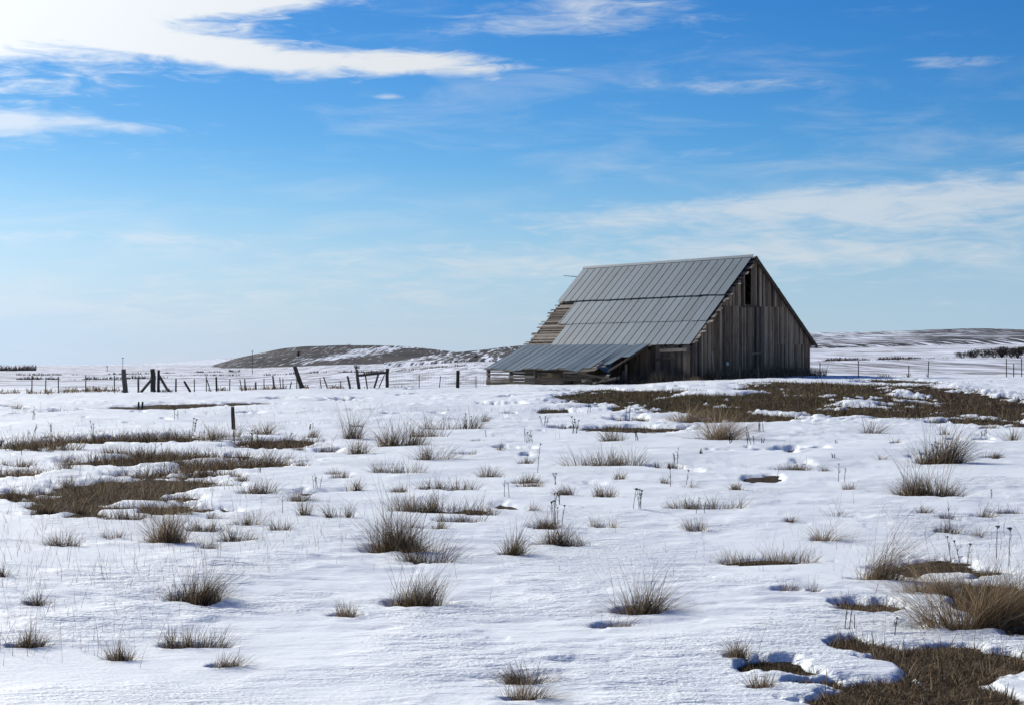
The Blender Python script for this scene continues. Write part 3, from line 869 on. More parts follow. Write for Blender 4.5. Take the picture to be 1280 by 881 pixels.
def weed(px, py, hpx, stems, heads, label, group=None, seed=0):
    """dry weed: thin stems, each with a few side twigs and a flat seed head"""
    rg = random.Random(seed)
    x, y = ground_at(px, py)
    s_ = y / FPX; hm = hpx * s_
    root = empty('dry_weed', (x, y, float(terrain(x, y)) + 0.02))
    tag(root, label, 'weed', group)
    rad_ = max(0.0025, 0.42 * s_ / 0.8 * 0.5 * 1.3)
    for k in range(stems):
        hh = hm * rg.uniform(0.6, 1.0) if k else hm
        bx_, by_ = rg.uniform(-1, 1) * hm * 0.25 * (stems > 1), rg.uniform(-.1, .1) * hm
        tx, ty = bx_ + rg.gauss(0, .12) * hh, by_ + rg.gauss(0, .1) * hh
        m = MB()
        pts = [(bx_ + (tx - bx_) * t ** 1.4, by_ + (ty - by_) * t, hh * t) for t in (0, .35, .7, 1)]
        m.tube(pts, [rad_ * 1.2, rad_, rad_ * .9, rad_ * .7], 4)
        for _ in range(rg.randint(1, 3)):
            t = rg.uniform(.45, .85); p = Vector(pts[2]) * t / .7 if t < .7 else Vector(pts[2])
            m.tube([p, p + Vector((rg.uniform(-.16, .16) * hh, rg.uniform(-.1, .1) * hh, .16 * hh))], [rad_ * .7, rad_ * .5], 4)
        st = m.build('stem', M['brush'], root)
        if heads:
            c = Vector(pts[3]); q = MB()
            for j in range(9):
                a_ = rg.uniform(0, 6.28); r_ = heads * s_ * rg.uniform(0.1, 1)
                p = c + Vector((math.cos(a_) * r_, math.sin(a_) * r_, rg.uniform(-.2, .35) * heads * s_))
                d = heads * s_ * 0.42
                q.hexa([p + Vector((sx * d * .5, sy * d * .5, sz * d * .4)) for sz in (-1, 1) for sx, sy in ((-1, -1), (1, -1), (1, 1), (-1, 1))])
                q.tube([c - Vector((0, 0, heads * s_ * 0.9)), p], [rad_ * .5, rad_ * .4], 4)
            q.build('seed_head', M['brush'], st)


weed(1246, 703, 42, 1, 3.2, 'tall weed with flat umbel head behind the largest thicket', seed=1)
weed(1262, 712, 48, 1, 3.6, 'leaning weed with broad dark seed head behind the largest thicket', seed=2)
weed(1196, 720, 46, 3, 2.2, 'group of dark-headed weed stalks rising behind the tan grass', seed=3)
weed(698, 660, 32, 6, 1.8, 'stand of dry flower stalks with small round heads', seed=4)
weed(672, 596, 40, 1, 1.8, 'tall single weed stalk with one drooping bud', seed=5)
weed(795, 641, 28, 5, 2, 'tight bundle of weed stalks standing alone', seed=6)
weed(838, 613, 26, 1, 1.8, 'round-headed weed stalk beside a tiny tuft', seed=7)
weed(858, 612, 22, 1, 1.8, 'leaning round-headed weed stalk beside a tiny tuft', seed=8)
weed(1062, 792, 28, 3, 0, 'three bare thin stems standing in snow near the thicket', seed=9)
weed(1187, 668, 40, 1, 0, 'single tall bare straw rising out of the low dark tuft', seed=10)
weed(1118, 800, 24, 1, 2, 'short stiff twig leaning from the snow by the bare ground', seed=11)
rg = random.Random(5)
for k in range(46):
    wx_, wy_, ns, hd = rg.uniform(10, 1270), rg.choice([rg.uniform(520, 570), rg.uniform(540, 660)]), rg.randint(1, 4), rg.choice([0, 0, 1.1, 1.5])
    weed(wx_, wy_, rg.uniform(10, 26), ns, hd, '%s dry weed %s near the %s' % (('one-stemmed', 'two-stemmed', 'three-stemmed', 'four-stemmed')[ns - 1], 'with small seed heads' if hd else 'with bare tips', landmark(wx_, wy_)), 'sparse weeds near the ' + landmark(wx_, wy_), 40 + k)

# ------------------------------------------------------------------ barn
rb = random.Random(3)
PHI = 0.638
BARN = (14.31, 131.0, 0.0)
Lb, Wb, ZR, ZE = 22.1, 14.3, 10.12, 2.92
WR = 13.85                       # right wall stands inside the eave
WL_, ZL = 4.26, 0.80             # lean-to width and its eave height
barn = empty('barn', BARN, PHI)
tag(barn, 'old weathered wooden barn with grey metal roof and collapsing lean-to', 'barn')
HALF = Wb / 2
SLOPE = (ZR - ZE) / HALF
Bx, By = math.cos(PHI), math.sin(PHI)


def local_ground(x, y):
    return float(terrain(BARN[0] + x * Bx - y * By, BARN[1] + x * By + y * Bx))


def roof_z(x):
    return ZR - abs(x - HALF) * SLOPE


# timber frame
fr = MB()
for y in (0.25, Lb * .25, Lb * .5, Lb * .75, Lb - 0.25):
    for x in (0.2, Wb * .3, Wb * .7, WR - 0.15):
        fr.bar((x, y, -0.6), (x, y, roof_z(x) - 0.45), 0.22, 0.22, (1, 0, 0))
    fr.bar((0.2, y, ZE - .3), (WR - .2, y, ZE - .3), 0.2, 0.2)
    fr.bar((Wb * .3, y, 6.0), (Wb * .7, y, 6.0), 0.2, 0.2)
for k in range(19):
    y = 0.3 + k * (Lb - 0.6) / 18
    for s in (0, Wb):
        fr.bar((s, y, ZE - 0.14), (HALF, y, ZR - 0.14), 0.08, 0.16)
frame = fr.build('timber_frame', M['wood_up_dark'], barn)

# gable wall, board by board
DOOR0, DOOR1 = HALF - 1.05, HALF - 0.35
ZSPLIT = 6.15
x = 0.06
while x < WR - 0.1:
    wd = min(rb.choice((rb.uniform(0.11, 0.17), rb.uniform(.14, .22))), WR - x)
    xa, xb = x, x + wd - rb.uniform(0.008, 0.03)
    dep = rb.uniform(-0.02, 0.02)
    za, zb = roof_z(xa) - 0.22, roof_z(xb) - 0.22
    zg = min(local_ground(xa, 0), local_ground(xb, 0)) - 0.15 + (rb.uniform(0, .35) if rb.random() < .25 else 0)
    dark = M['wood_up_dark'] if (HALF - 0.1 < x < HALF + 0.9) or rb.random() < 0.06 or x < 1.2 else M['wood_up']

    def piece(z0a, z0b, z1a, z1b, out_, mat_):
        y0, y1 = -0.03 - out_ + dep, -out_ + dep
        if out_ < 0:
            pass
        MB().hexa([(xa, y0, z0a), (xb, y0, z0b), (xb, y1, z0b), (xa, y1, z0a), (xa, y0, z1a), (xb, y0, z1b), (xb, y1, z1b), (xa, y1, z1a)]).build('gable_board', mat_, frame)
    top = min(za, zb)
    low_top = min(ZSPLIT + rb.uniform(-.04, .04), za)
    if x > WR * 0.70 and za > 3.3:
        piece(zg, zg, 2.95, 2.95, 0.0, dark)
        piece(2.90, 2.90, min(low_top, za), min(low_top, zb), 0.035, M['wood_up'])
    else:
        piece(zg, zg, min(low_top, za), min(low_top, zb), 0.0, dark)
    if za > ZSPLIT + .1 and zb > ZSPLIT + .1 and not (DOOR0 < (xa + xb) / 2 < DOOR1):
        piece(ZSPLIT - .12, ZSPLIT - .12, za, zb, 0.05, M['wood_up'] if rb.random() < .85 else M['wood_up_dark'])
    x += wd
MB().bar((DOOR0 - .35, -0.11, ZSPLIT - .15), (DOOR1 + .9, -0.11, ZSPLIT - .12), 0.05, 0.16).build('door_sill', M['wood_along'], frame)
MB().hexa([(6.8, -.075, 2.05), (7.9, -.075, 2.15), (7.9, -.05, 2.15), (6.8, -.05, 2.05), (6.8, -.075, 2.17), (7.9, -.075, 2.27), (7.9, -.05, 2.27), (6.8, -.05, 2.17)]).build('cross_batten', M['wood_along'], frame)
MB().hexa([(3.9, -.09, 1.18), (4.22, -.09, 1.15), (4.22, -.06, 1.15), (3.9, -.06, 1.18), (3.92, -.09, 1.46), (4.2, -.09, 1.43), (4.2, -.06, 1.43), (3.92, -.06, 1.46)]).build('white_patch', M['pale'], frame)
# a loose board leaning on the gable
MB().bar((2.55, -0.16, -0.1), (2.35, -0.06, 2.3), 0.17, 0.03, (0, 1, 0)).build('loose_board', M['wood_along'], barn)

# side wall under the lean-to and the walls out of sight
y = 0.0
while y < Lb:
    wd = rb.uniform(0.2, 0.32) if y < 9 else 1.5
    y1 = min(y + wd - 0.015, Lb)
    d_ = rb.uniform(-.02, .02)
    zt = ZE - .12 - (rb.uniform(0, .5) if rb.random() < .2 else 0)
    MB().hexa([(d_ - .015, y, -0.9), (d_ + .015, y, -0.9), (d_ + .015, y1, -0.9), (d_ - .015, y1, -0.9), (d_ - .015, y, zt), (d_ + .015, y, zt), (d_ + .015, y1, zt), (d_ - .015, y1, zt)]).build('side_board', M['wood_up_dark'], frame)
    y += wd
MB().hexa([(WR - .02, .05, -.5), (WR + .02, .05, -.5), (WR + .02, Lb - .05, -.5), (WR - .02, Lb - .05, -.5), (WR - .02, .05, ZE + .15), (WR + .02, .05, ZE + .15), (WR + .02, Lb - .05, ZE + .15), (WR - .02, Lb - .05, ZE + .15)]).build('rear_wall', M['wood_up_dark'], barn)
bk = MB()
xx = 0.0
while xx < WR:
    x1 = min(xx + 0.5, WR)
    bk.hexa([(xx, Lb - .03, -1.2), (x1 - .01, Lb - .03, -1.2), (x1 - .01, Lb, -1.2), (xx, Lb, -1.2), (xx, Lb - .03, roof_z(xx) - .25), (x1 - .01, Lb - .03, roof_z(x1) - .25), (x1 - .01, Lb, roof_z(x1) - .25), (xx, Lb, roof_z(xx) - .25)])
    xx = x1
bk.build('far_gable', M['wood_up_dark'], barn)
MB().bar((0.1, -.10, 2.45), (0.12, 0.5, 2.45), .1, .1).build('bracket', M['wood_along'], barn)
MB().bar((-.06, .35, 2.45), (-.06, 3.6, 2.38), .05, .26, (0, 0, 1)).build('light_batten', M['wood_along'], barn)
MB().bar((-.06, 2.2, 1.75), (-.06, 4.2, 1.62), .05, .2, (0, 0, 1)).build('light_batten', M['wood_along'], barn)

# roof boards and metal sheets: s runs down the slope from the ridge, nrm lifts off it
SL = math.hypot(HALF, ZR - ZE)
DX, DZ = HALF / SL, (ZR - ZE) / SL


def on_roof(side, s, y, up):
    sx = -1 if side == 0 else 1
    return (HALF + sx * (DX * s) + sx * DZ * up, y, ZR - DZ * s + DX * up)


def slab(P, s0, s1, y0, y1, u0, u1, name, mat, parent, ys0=None, ys1=None):
    """flat piece on a roof plane; y limits may differ at the lower edge"""
    a0, a1 = y0, y1
    b0, b1 = (y0 if ys0 is None else ys0), (y1 if ys1 is None else ys1)
    return MB().hexa([P(s0, a0, u0), P(s0, a1, u0), P(s1, b1, u0), P(s1, b0, u0), P(s0, a0, u1), P(s0, a1, u1), P(s1, b1, u1), P(s1, b0, u1)]).build(name, mat, parent)


deck = MB()
for k in range(12):
    y = 0.6 + k * (Lb - 1.2) / 11
    deck.bar(on_roof(0, 0.05, y, -.03), on_roof(0, SL, y, -.03), .07, .05)
deck = deck.build('roof', M['wood_up_dark'], barn)
PL = lambda s, y, u: on_roof(0, s, y, u)
PR = lambda s, y, u: on_roof(1, s, y, u)
s = 0.03
while s < SL - 0.05:
    wd = rb.uniform(0.14, 0.26)
    e0 = -rb.uniform(0.25, 0.85)
    e1 = Lb + (rb.uniform(-0.1, 0.35) if s < SL * .45 else rb.uniform(-0.8, 0.45))
    tw = rb.uniform(-.05, .05)
    PT = lambda s_, y_, u_: on_roof(0, s_ + tw * max(0, y_ - (Lb - 4)) * .3, y_, u_ - .05 * max(0, y_ - (Lb - 3)) * abs(tw) * 8)
    slab(PT, s, min(s + wd - rb.uniform(.02, .07), SL), e0, e1, 0.0, 0.028, 'roof_board', M['wood_along'], deck)
    slab(PR, s, min(s + wd - .03, SL), -rb.uniform(.25, .4), Lb + .2, 0.0, 0.028, 'roof_board', M['wood_along'], deck)
    s += wd


def sheet(P, s0, s1, y0, y1, lift, parent, ys0=None, ys1=None, name='roof_sheet', jit=True):
    """one metal sheet with a raised rib along each long edge"""
    m = MB()
    j = rb.uniform(0, .012) if jit else 0
    t0, t1 = lift + j, lift + j + 0.006
    q0, q1 = (y0 if ys0 is None else ys0), (y1 if ys1 is None else ys1)
    m.hexa([P(s0, y0, t0), P(s0, y1, t0), P(s1, q1, t0), P(s1, q0, t0), P(s0, y0, t1), P(s0, y1, t1), P(s1, q1, t1), P(s1, q0, t1)])
    for (ra, rb_) in ((y0, q0),):
        m.hexa([P(s0, ra, t1), P(s0, ra + .04, t1), P(s1, rb_ + .04, t1), P(s1, rb_, t1), P(s0, ra + .01, t1 + .016), P(s0, ra + .03, t1 + .016), P(s1, rb_ + .03, t1 + .016), P(s1, rb_ + .01, t1 + .016)])
    return m.build(name, M['metal'], parent)


N1 = 23
tier = [(0.0, SL * .455, 0.0, Lb, .20), (SL * .445, SL * .745, 0.0, Lb - 2.6, .085), (SL * .735, SL + .12, 0.0, Lb - 3.9, .04)]
pitch = Lb / N1
for (s0, s1, ya, yb, lift) in tier:
    k = 0
    while ya + k * pitch < yb - .15:
        y0, y1 = ya + k * pitch, min(ya + (k + 1) * pitch, yb)
        sheet(PL, s0 + rb.uniform(-.01, .01), s1 + rb.uniform(-.03, .05), y0 + (-.10 if k == 0 else .03), y1 - .03, lift, deck)
        k += 1
for k in range(12):
    sheet(PR, 0.0, SL + .2, -0.28 + k * (Lb + .4) / 12, -0.28 + (k + 1) * (Lb + .4) / 12 - .03, .04, deck)
MB().hexa([PL(.25, -.15, .23), PL(.25, Lb + .05, .23), PL(-.02, Lb + .05, .255), PL(-.02, -.15, .255), PL(.25, -.15, .245), PL(.25, Lb + .05, .245), PL(-.02, Lb + .05, .28), PL(-.02, -.15, .28)]).build('ridge_cap', M['metal'], deck)
slab(PR, -.1, SL + .2, -0.36, -0.31, -.24, 0.03, 'rake_board', M['wood_up_dark'], deck)
slab(PR, .1, SL, -.30, -.06, -.14, -.02, 'barge_rafter', M['wood_up_dark'], deck)
# stick jutting out at the far end of the ridge
MB().bar(PL(1.15, Lb - .3, .02), PL(1.0, Lb + 2.2, .2), .10, .07, taper=.7).build('jutting_stick', M['wood_up_dark'], deck)

# ------ lean-to on the left side
LSL = math.hypot(WL_ + .25, ZE - ZL)
LX, LZ = (WL_ + .25) / LSL, (ZE - ZL) / LSL


def PLT(s, y, u):
    sag = (0.07 * math.sin(y * .55 + .6) + 0.05 * math.sin(y * 1.3) - .03) * max(0.0, s / LSL)
    return (-LX * s - LZ * u, y, ZE - .02 - LZ * s + LX * u + sag)


lf = MB()
for y in (0.5, 5.0, 7.9, 11.0, 15.0, 18.5, Lb - .2):
    if y > 4.5:
        zg = local_ground(-WL_, y)
        if y > 7:
            lf.bar((-WL_ + .1, y, zg - .3), (-WL_ + .1, y, ZL - .05), .2, .2, (1, 0, 0))
        lf.bar(PLT(.1, y, -.10), PLT(LSL - .1, y, -.10), .07, .15)
lf.bar((-WL_ + .1, 7.7, ZL - .12), (-WL_ + .1, Lb + .1, ZL - .02), .14, .16)
lean = lf.build('lean_to', M['wood_up_dark'], barn)
s = 0.05
while s < LSL:
    wd = rb.uniform(.16, .26)
    f = s / LSL
    cuts = np.linspace(4.9 + 2.4 * f - rb.uniform(0.1, .9), Lb + rb.uniform(0, .15), 14)
    bd = MB(); s2 = min(s + wd - .04, LSL)
    for a, b in zip(cuts[:-1], cuts[1:]):
        bd.hexa([PLT(s, a, 0), PLT(s, b, 0), PLT(s2, b, 0), PLT(s2, a, 0), PLT(s, a, .028), PLT(s, b, .028), PLT(s2, b, .028), PLT(s2, a, .028)])
    bd.build('roof_board', M['wood_along'], lean)
    s += wd
k = 0
while 4.8 + k * pitch < Lb:
    y0, y1 = 4.8 + k * pitch, min(4.8 + (k + 1) * pitch, Lb + .1)
    cut = [0.50, 0.76, 0.66, 0.90, 1.0, 0.97, 1.0, 1.03, 0.98][min(k, 4 + k % 5)]
    if k == 2:
        k += 1; continue                            # torn away: see the bent sheet
    sheet(PLT, -.05, LSL * cut + rb.uniform(-.06, .10), y0 + .015, y1 - .02, .05, lean)
    k += 1
# bent sheet that has slid and sags into the hole
y0 = 4.8 + 2 * pitch
bn = MB()
nn = 7
for i in range(nn):
    a, b = i / nn, (i + 1) / nn

    def cc(t, e):
        s_ = LSL * (0.05 + 0.88 * t)
        yy = y0 + .03 + (pitch - .06) * e - 1.3 * t * t * (1 - .2 * e)
        return Vector(PLT(s_, yy, .07 - .50 * t * t * (1 - e) + .12 * e * t))
    bn.quad(cc(a, 0), cc(a, 1), cc(b, 1), cc(b, 0))
    bn.quad(*(v - Vector((0, 0, .008)) for v in (cc(a, 0), cc(b, 0), cc(b, 1), cc(a, 1))))
bn.build('bent_sheet', M['metal'], lean)
pz = local_ground(-WL_, 6)
MB().hexa([(-4.0, 5.2, .42), (-3.95, 5.9, .40), (-4.45, 6.2, -.15), (-4.5, 5.5, -.12), (-4.0, 5.2, .43), (-3.95, 5.9, .41), (-4.45, 6.2, -.14), (-4.5, 5.5, -.11)]).build('hanging_sheet', M['metal'], lean)
# wall planks, with gaps
for (y0, y1, zc, hh) in [(18.6, Lb, .58, .10), (18.6, Lb, .33, .14), (18.6, Lb, .02, .12), (18.6, Lb, -.18, .22), (18.6, Lb, -.44, .26),
                         (14.8, 18.7, .62, .20), (15.2, 18.6, .40, .20), (14.9, 18.7, .16, .22), (14.8, 18.6, -.10, .2), (14.9, 18.7, -.36, .26),
                         (11.0, 14.9, .60, .18), (13.2, 14.9, .36, .22), (10.9, 15.0, .02, .24), (10.9, 15.0, -.24, .24), (11.0, 15.0, -.48, .18),
                         (7.8, 11.1, .58, .14), (7.7, 11.0, .30, .26), (7.6, 11.1, .02, .24), (7.8, 9.6, -.26, .24), (7.7, 11.0, -.48, .12)]:
    t_ = rb.uniform(-.03, .03)
    MB().bar((-WL_ - .04 + rb.uniform(-.02, .02), y0, zc + t_), (-WL_ - .04, y1, zc - t_), .03, hh, (0, 0, 1)).build('wall_plank', M['wood_along'], lean)
# fallen planks heaped at the torn end
for k in range(24):
    zb = local_ground(-WL_, 6)
    yc = rb.uniform(5.6, 7.4); zc = zb + rb.uniform(.08, .95) * min(1, (yc - 4.6) / 2.2)
    ln = rb.uniform(.8, 1.7); a = rb.uniform(-.28, .12)
    xo = -WL_ + rb.uniform(-.25, .5); dx = rb.uniform(-.4, .4)
    MB().bar((xo - dx, yc - ln, zc - a * ln), (xo + dx, yc + ln, zc + a * ln), .04, rb.uniform(.14, .26), (0, 0, 1)).build('fallen_plank', M['wood_along'], lean)
for (yp, top, lnx) in [(4.9, 1.25, .10), (3.5, 1.35, -.06), (5.35, .75, .22), (0.55, 0.15, 0.0)]:
    zg = local_ground(-2.6, yp)
    m = MB(); m.tube([(-2.6, yp, zg - .2), (-2.62 + lnx * .4, yp, (zg + top) / 2), (-2.6 + lnx, yp + .05, top)], [.13, .12, .10], 6)
    m.build('old_post', M['wood_along'], lean)

# tangle of dry weeds along the barn's foot
rng = np.random.default_rng(8)


def foot_weeds(name, n, x0, x1, y0, y1, h0, h1, mat_, label):
    lx_, ly_ = rng.uniform(x0, x1, n), rng.uniform(y0, y1, n)
    wx, wy = BARN[0] + lx_ * Bx - ly_ * By, BARN[1] + lx_ * By + ly_ * Bx
    h = rng.uniform(h0, h1, n) * (0.5 + np.clip(fbm(lx_ * 1.3, ly_ * 1.3, 2, 5) + .5, 0, 1))
    V, Qb = blades(rng, wx, wy, terrain(wx, wy), h, rng.normal(0, .3, n) * h, rng.normal(0, .3, n) * h, rng.uniform(.02, .05, n), .5)
    o = link(name, np_mesh(name, V, Qb, mat_, tint=tint_of(rng, n, 3)))
    tag(o, label, 'dead grass', kind='stuff')


foot_weeds('dry_grass', 3000, 1.2, WR, -2.2, -.15, .45, 1.0, M['grass_pale'], 'pale dry grass along the foot of the barn gable')
foot_weeds('dry_weeds', 1600, -3.4, -.2, -.2, 5.0, .3, .9, M['brush'], 'dark tangle of dry weeds in the open bay of the barn')
foot_weeds('dry_weeds', 260, -1.2, 2.2, -1.6, -.2, .2, .55, M['grass'], 'ragged dry weeds by the near corner of the barn')


# ------------------------------------------------------------------ fences
def post(parent, p, h, rad_, lean_=(0, 0), mat_=None, name='post', seed=0, top=0.85):
    rg = random.Random(seed)
    x, y, z = p
    pts = [(x + lean_[0] * t + rg.gauss(0, rad_ * .12), y + lean_[1] * t, z + h * t) for t in (0, .3, .65, 1)]
    pts[0] = (x - lean_[0] * .2, y, z - .25)
    return MB().tube(pts, [rad_ * 1.05, rad_, rad_ * .97, rad_ * top], 8).build(name, mat_ or M['wood_post'], parent)


def tpost(parent, p, h, lean_=0.0, wd=.055):
    x, y, z = p
    m = MB().bar((x - .2 * lean_, y, z - .2), (x + lean_, y, z + h), wd, .02, (0, 1, 0))
    m.bar((x - .2 * lean_, y + .03, z - .2), (x + lean_, y + .03, z + h - .02), .02, .05, (0, 1, 0))
    return m.build('steel_post', M['steel'], parent)


def wire(parent, pts, rad_=.006):
    m = MB(); m.tube(pts, [rad_] * len(pts), 4)
    return m.build('wire', M['steel'], parent)


FD = lambda px: np.interp(px, [-200, 157, 450, 610], [86, 92, 105, 117])


def loc(px):
    return at_dist(px, float(FD(px)))


def run(parent, p0, p1, heights, n=9):
    for k, h in enumerate(heights):
        pts = []
        for t in np.linspace(p0, p1, n):
            x, y, z = loc(t)
            pts.append((x, y, z + h - .04 * math.sin((t - p0) / (p1 - p0) * math.pi * 3 + k)))
        wire(parent, pts)


f1 = empty('wire_fence', loc(80)); f1.location = (0, 0, 0)
tag(f1, 'sagging wire fence on thin steel posts left of the thick gatepost', 'fence')
for px, h, ln in [(-60, 1.0, 0), (-15, 1.1, 0), (40, 1.05, 0), (57, .95, .02), (73, 1.0, .0), (107, 1.1, .02), (143, 1.05, 0)]:
    tpost(f1, loc(px), h, ln)
run(f1, -70, 157, (.25, .5, .75, .95))
gp = post(None, loc(157), 1.42, .145, (-.12, 0), name='gate_post', seed=4)
tag(gp, 'thick dark wooden gatepost standing alone, slightly tilted', 'post')
cb = empty('corner_brace', loc(194))
tag(cb, 'heavy double corner post with slanting wooden braces', 'fence brace')
x0, y0, z0 = loc(194)
post(cb, (-.10, 0, 0), 1.42, .15, (-.02, 0), seed=5)
post(cb, (.16, .2, 0), 1.35, .085, (.0, 0), seed=6)
px_, py_, pz_ = loc(173)
post(cb, (px_ - x0, py_ - y0, pz_ - z0), .95, .06, (0, 0), seed=7)
MB().bar((px_ - x0 + .1, py_ - y0, pz_ - z0 + .05), (-.1, 0, .95), .11, .11).build('brace', M['wood_post'], cb)
MB().bar((.2, .1, 1.05), (.72, .5, .02), .11, .11).build('brace', M['wood_post'], cb)
f2 = empty('wire_fence', (0, 0, 0))
tag(f2, 'broken wire fence with crooked stakes between corner brace and leaning post', 'fence')
for px, h, r_, ln in [(220, .85, .05, 0), (239, .72, .07, -.42), (271, .95, .06, -.03), (307, .8, .045, -.05), (320, .6, .06, -.02), (343, .95, .06, -.1), (362, .6, .04, .12)]:
    post(f2, loc(px), h, r_, (ln, 0), seed=px)
for px, h, ln in [(243, .85, 0), (258, 1.0, 0), (264, .8, -.25), (287, .8, .02), (303, .75, -.15), (330, .8, 0), (351, .85, -.06), (354, .8, -.02)]:
    tpost(f2, loc(px), h, ln)
run(f2, 200, 375, (.2, .42, .66, .85))
lp = post(None, loc(378), 1.52, .15, (-.46, 0), name='leaning_post', seed=21)
tag(lp, 'thick fence post leaning hard to one side between stakes', 'post')
f3 = empty('wire_fence', (0, 0, 0))
tag(f3, 'wire fence with two tilted stakes between leaning post and rail gateway', 'fence')
for px, h, r_, ln in [(410, .85, .045, -.28), (438, .92, .075, -.18)]:
    post(f3, loc(px), h, r_, (ln, 0), seed=px)
for px, h, ln in [(371, .8, .0), (402, .75, -.1), (425, .6, .05)]:
    tpost(f3, loc(px), h, ln)
run(f3, 378, 446, (.25, .5, .75))
gx, gy, gz = loc(449)
gw = empty('rail_gateway', (gx, gy, gz))
tag(gw, 'two wooden posts joined by a top rail with slanting struts', 'gate frame')
qx, qy, qz = (a - b for a, b in zip(loc(484), (gx, gy, gz)))
post(gw, (0, 0, 0), 1.32, .11, (-.16, 0), seed=31)
post(gw, (qx, qy, qz), 1.38, .12, (0, 0), seed=32, top=1.0)
MB().bar((-.12, 0, .92), (qx, qy, qz + 1.12), .10, .14).build('top_rail', M['wood_post'], gw)
MB().bar((qx * .50, qy * .5, -.05), (qx * .68, qy * .68, 1.0), .09, .09).build('strut', M['wood_post'], gw)
MB().bar((qx * .30, qy * .3, -.05), (qx * .22, qy * .22, .92), .06, .06).build('strut', M['wood_post'], gw)
MB().bar((qx * .66, qy * .6, -.05), (qx * .90, qy * .9, .95), .05, .05).build('strut', M['wood_post'], gw)
f4 = empty('wire_fence', (0, 0, 0))
tag(f4, 'woven wire fence running from the rail gateway to the barn', 'fence')
for px, h, ln in [(524, 1.0, 0), (549, .9, .1), (595, .9, 0)]:
    tpost(f4, loc(px), h, ln)
post(f4, loc(572), 1.28, .13, (0, 0), seed=41, top=1.0)
run(f4, 484, 612, (.2, .4, .6, .8, 1.0, 1.15))
for t in np.linspace(488, 608, 34):
    x, y, z = loc(t)
    wire(f4, [(x, y, z + .15), (x, y, z + 1.12)], .0035)
f5 = empty('wire_fence', (0, 0, 0))
tag(f5, 'steel post wire fence running past the barn gable across the far field', 'fence')
FR = lambda px: float(np.interp(px, [860, 1000, 1300], [121, 126, 128]))
for px, h, ln in [(925, 1.25, 0), (948, 1.1, 0), (1003, 1.3, 0), (1025, 1.3, 0), (1073, 1.45, 0), (1136, 1.0, 0), (1160, 1.35, .06), (1258, 1.5, 0), (1267, 1.1, 0), (1277, 1.5, 0), (1330, 1.4, 0)]:
    tpost(f5, at_dist(px, FR(px)), h, ln, .07)
for h in (.3, .6, .9, 1.15):
    wire(f5, [(p[0], p[1], p[2] + h) for p in (at_dist(t, FR(t)) for t in np.linspace(900, 1340, 20))])
px_, py_ = ground_at(292, 541)
lo = post(None, (px_, py_, float(terrain(px_, py_))), 33 * py_ / FPX, .045, (-.03, 0), name='lone_post', seed=51)
tag(lo, 'thin lone wooden post rising from the grass row in open snow', 'post')
for k, px in enumerate((173, 178)):
    x, y = ground_at(px, 511)
    stp = post(None, (x, y, float(terrain(x, y))), .26, .035, (.01, 0), name='stump', seed=60 + k)
    tag(stp, 'short stake stub beside the mossy patch below the corner brace', 'stake', 'stake stubs by the mossy patch')


# ------------------------------------------------------------------ far things
def far_pole(px, ytop, ybase, d, label):
    x = (px - 640) / FPX * d
    zb = float(terrain(x, d)); zt = EYE + (HOR - ytop) / FPX * d
    p = empty('utility_pole', (x, d, zb))
    tag(p, label, 'utility pole')
    r_ = 0.55 * d / (FPX * .8) * .5
    MB().tube([(0, 0, -.5), (0, 0, zt - zb)], [r_ * 1.2, r_], 6).build('pole', M['wood_post'], p)
    MB().bar((-r_ * 5, 0, zt - zb - r_ * 2), (r_ * 5, 0, zt - zb - r_ * 2), r_ * 1.2, r_ * 1.4).build('crossarm', M['wood_post'], p)


far_pole(153.5, 446.5, 463, 430, 'utility pole with crossarm rising behind the thick gatepost')
far_pole(315.5, 438.5, 456, 700, 'utility pole with crossarm standing before the dark hill')
far_pole(134, 457, 462, 1100, 'tiny distant utility pole on the far plain')


def shrub(px, d, wpx, hpx, label, group, seed, twigs=520, name='bush', cat='bush', base_py=None):
    rng = np.random.default_rng(seed)
    x = (px - 640) / FPX * d
    zb = float(terrain(x, d)) if base_py is None else EYE + (HOR - base_py) / FPX * d
    rx, hh = wpx * d / FPX / 2, hpx * d / FPX
    root = empty(name, (x, d, zb)); tag(root, label, cat, group)
    m = MB()
    for k in range(6):
        a = k * 1.05 + seed
        m.tube([(0, 0, -.1), (math.cos(a) * rx * .35, math.sin(a) * rx * .3, hh * .45), (math.cos(a) * rx * .6, math.sin(a) * rx * .5, hh * .8)], [hh * .03, hh * .022, hh * .01], 4)
    m.build('trunk', M['brush'], root)
    lobes = rng.normal(0, .45, (7, 3)); lobes[:, 2] = np.abs(lobes[:, 2]) * .5 + .45
    c = lobes[rng.integers(0, 7, twigs)] + rng.normal(0, .24, (twigs, 3))
    c[:, 2] = np.clip(c[:, 2], .04, 1.02)
    bx_, by_, bz_ = c[:, 0] * rx, c[:, 1] * rx * .8, c[:, 2] * hh * .85
    ln = hh * .17
    V, Qb = blades(rng, bx_, by_, bz_, rng.uniform(.3, 1.1, twigs) * ln, rng.normal(0, .7, twigs) * ln, rng.normal(0, .7, twigs) * ln, rng.uniform(.05, .13, twigs) * hh, .3, 1)
    link('crown', np_mesh('crown', V, Qb, M['brush'], tint=tint_of(rng, twigs, 1)), root)


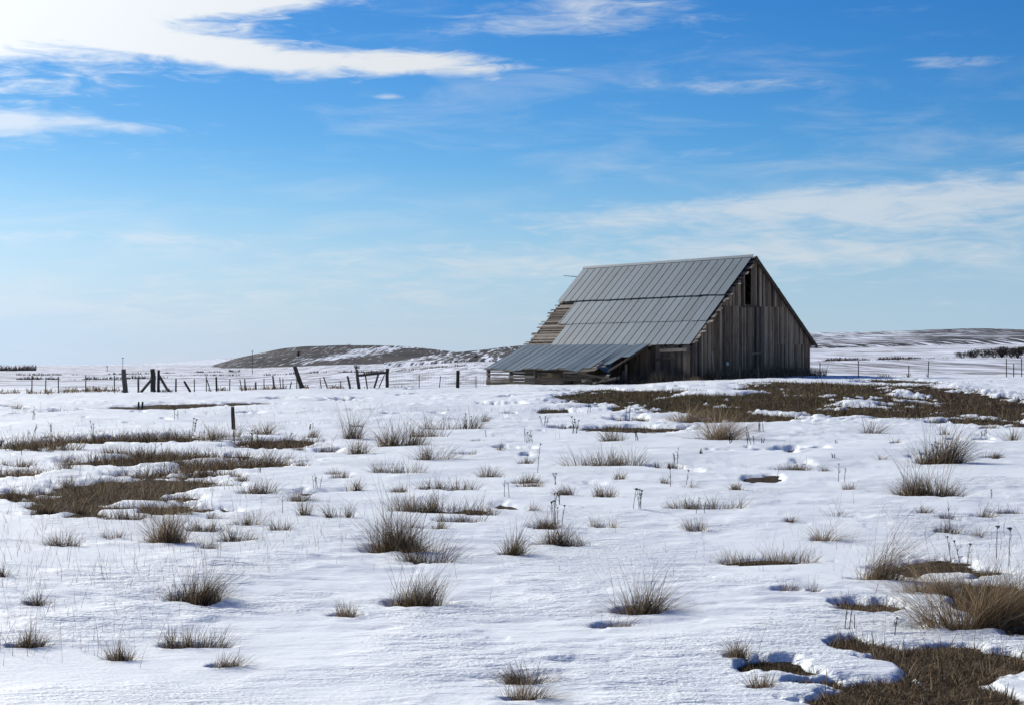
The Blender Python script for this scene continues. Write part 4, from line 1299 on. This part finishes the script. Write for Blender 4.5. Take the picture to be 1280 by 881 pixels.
for k, (px, wp, hp) in enumerate([(1203, 22, 8), (1216, 22, 10), (1229, 24, 11), (1243, 22, 12), (1252, 24, 14), (1264, 22, 12), (1272, 22, 14), (1284, 26, 14), (1298, 24, 12)]):
    shrub(px, 300 + 4 * (k % 3), wp, hp, 'dark leafless bush in the thicket on the far snowy field', 'thicket on the far field', 70 + k)
shrub(445, 620, 9, 7, 'small dark round bush beyond the rail gateway', None, 90, 260)
shrub(373, 1640, 7, 7, 'dark tree dot on the flank of the dark hill', None, 91, 200, 'tree', 'tree', 446)
shrub(437, 1990, 5, 3, 'tiny tree on the crest of the dark hill', None, 92, 160, 'tree', 'tree', 433)
shrub(595, 800, 6, 6, 'small dark tree at the foot of the hill beside the barn roof', None, 93, 200, 'tree', 'tree', 449)


def brush_line(pts, n, hpx, label, seed, mat_='brush', depth=4.0, fill=0.25):
    """ragged low brush along a line of (photo column, distance) points"""
    rng = np.random.default_rng(seed)
    t = rng.random(n) * (len(pts) - 1); i = np.minimum(t.astype(int), len(pts) - 2); f = t - i
    P = np.array(pts, float)
    px = P[i, 0] * (1 - f) + P[i + 1, 0] * f; d = P[i, 1] * (1 - f) + P[i + 1, 1] * f
    d = d + rng.normal(0, depth, n)
    x = (px - 640) / FPX * d
    gate = fbm(px / 14.0, d * 0 + seed, 3, seed) + fill + rng.normal(0, .15, n)
    k = gate > 0
    x, d = x[k], d[k]; n = len(x)
    h = hpx * d / FPX * rng.uniform(.2, 1, n) * np.clip(gate[k] * 2.2, .3, 1.2)
    V, Qb = blades(rng, x, d, terrain(x, d) - .02, h, rng.normal(0, .4, n) * h, rng.normal(0, .4, n) * h, .9 * d / (FPX * .8) * rng.uniform(.6, 1.8, n), .4, 2)
    o = link('brush', np_mesh('brush', V, Qb, M[mat_], tint=tint_of(rng, n, 2)))
    tag(o, label, 'brush', kind='stuff')


brush_line([(-60, 1750), (45, 1700)], 900, 7, 'dark line of far-off woodland on the plain', 101, depth=20, fill=0.7)
brush_line([(20, 900), (160, 820), (300, 900)], 900, 3, 'dark hedge line across the far plain', 102, depth=6)
brush_line([(20, 560), (110, 520), (210, 540)], 800, 5, 'brown brush strip on the plain behind the gatepost', 103)
brush_line([(220, 640), (420, 560), (480, 520), (610, 560)], 900, 3, 'thin brush line across the plain behind the fence', 104)
brush_line([(455, 480), (485, 470)], 220, 5, 'small brush heap behind the rail gateway', 105)
brush_line([(1018, 285), (1070, 292), (1130, 300), (1200, 305)], 1400, 4, 'ragged weed line on the field beyond the barn', 106, depth=3)
brush_line([(-60, 88), (60, 91), (150, 96)], 1500, 9, 'brown grass along the wire fence', 107, 'grass', 1.4)
brush_line([(150, 93.5), (200, 95), (215, 95)], 500, 7, 'dark grass around the corner brace', 108, 'brush', .7)
brush_line([(255, 99), (375, 105), (440, 108)], 1500, 8, 'brown grass along the broken fence', 109, 'grass', 1.4)
brush_line([(440, 108), (520, 113)], 400, 5, 'short grass by the rail gateway', 110, 'grass', 1.0)
brush_line([(1015, 131), (1085, 133), (1160, 133)], 500, 6, 'pale grass by the field fence', 111, 'grass', 1.2)
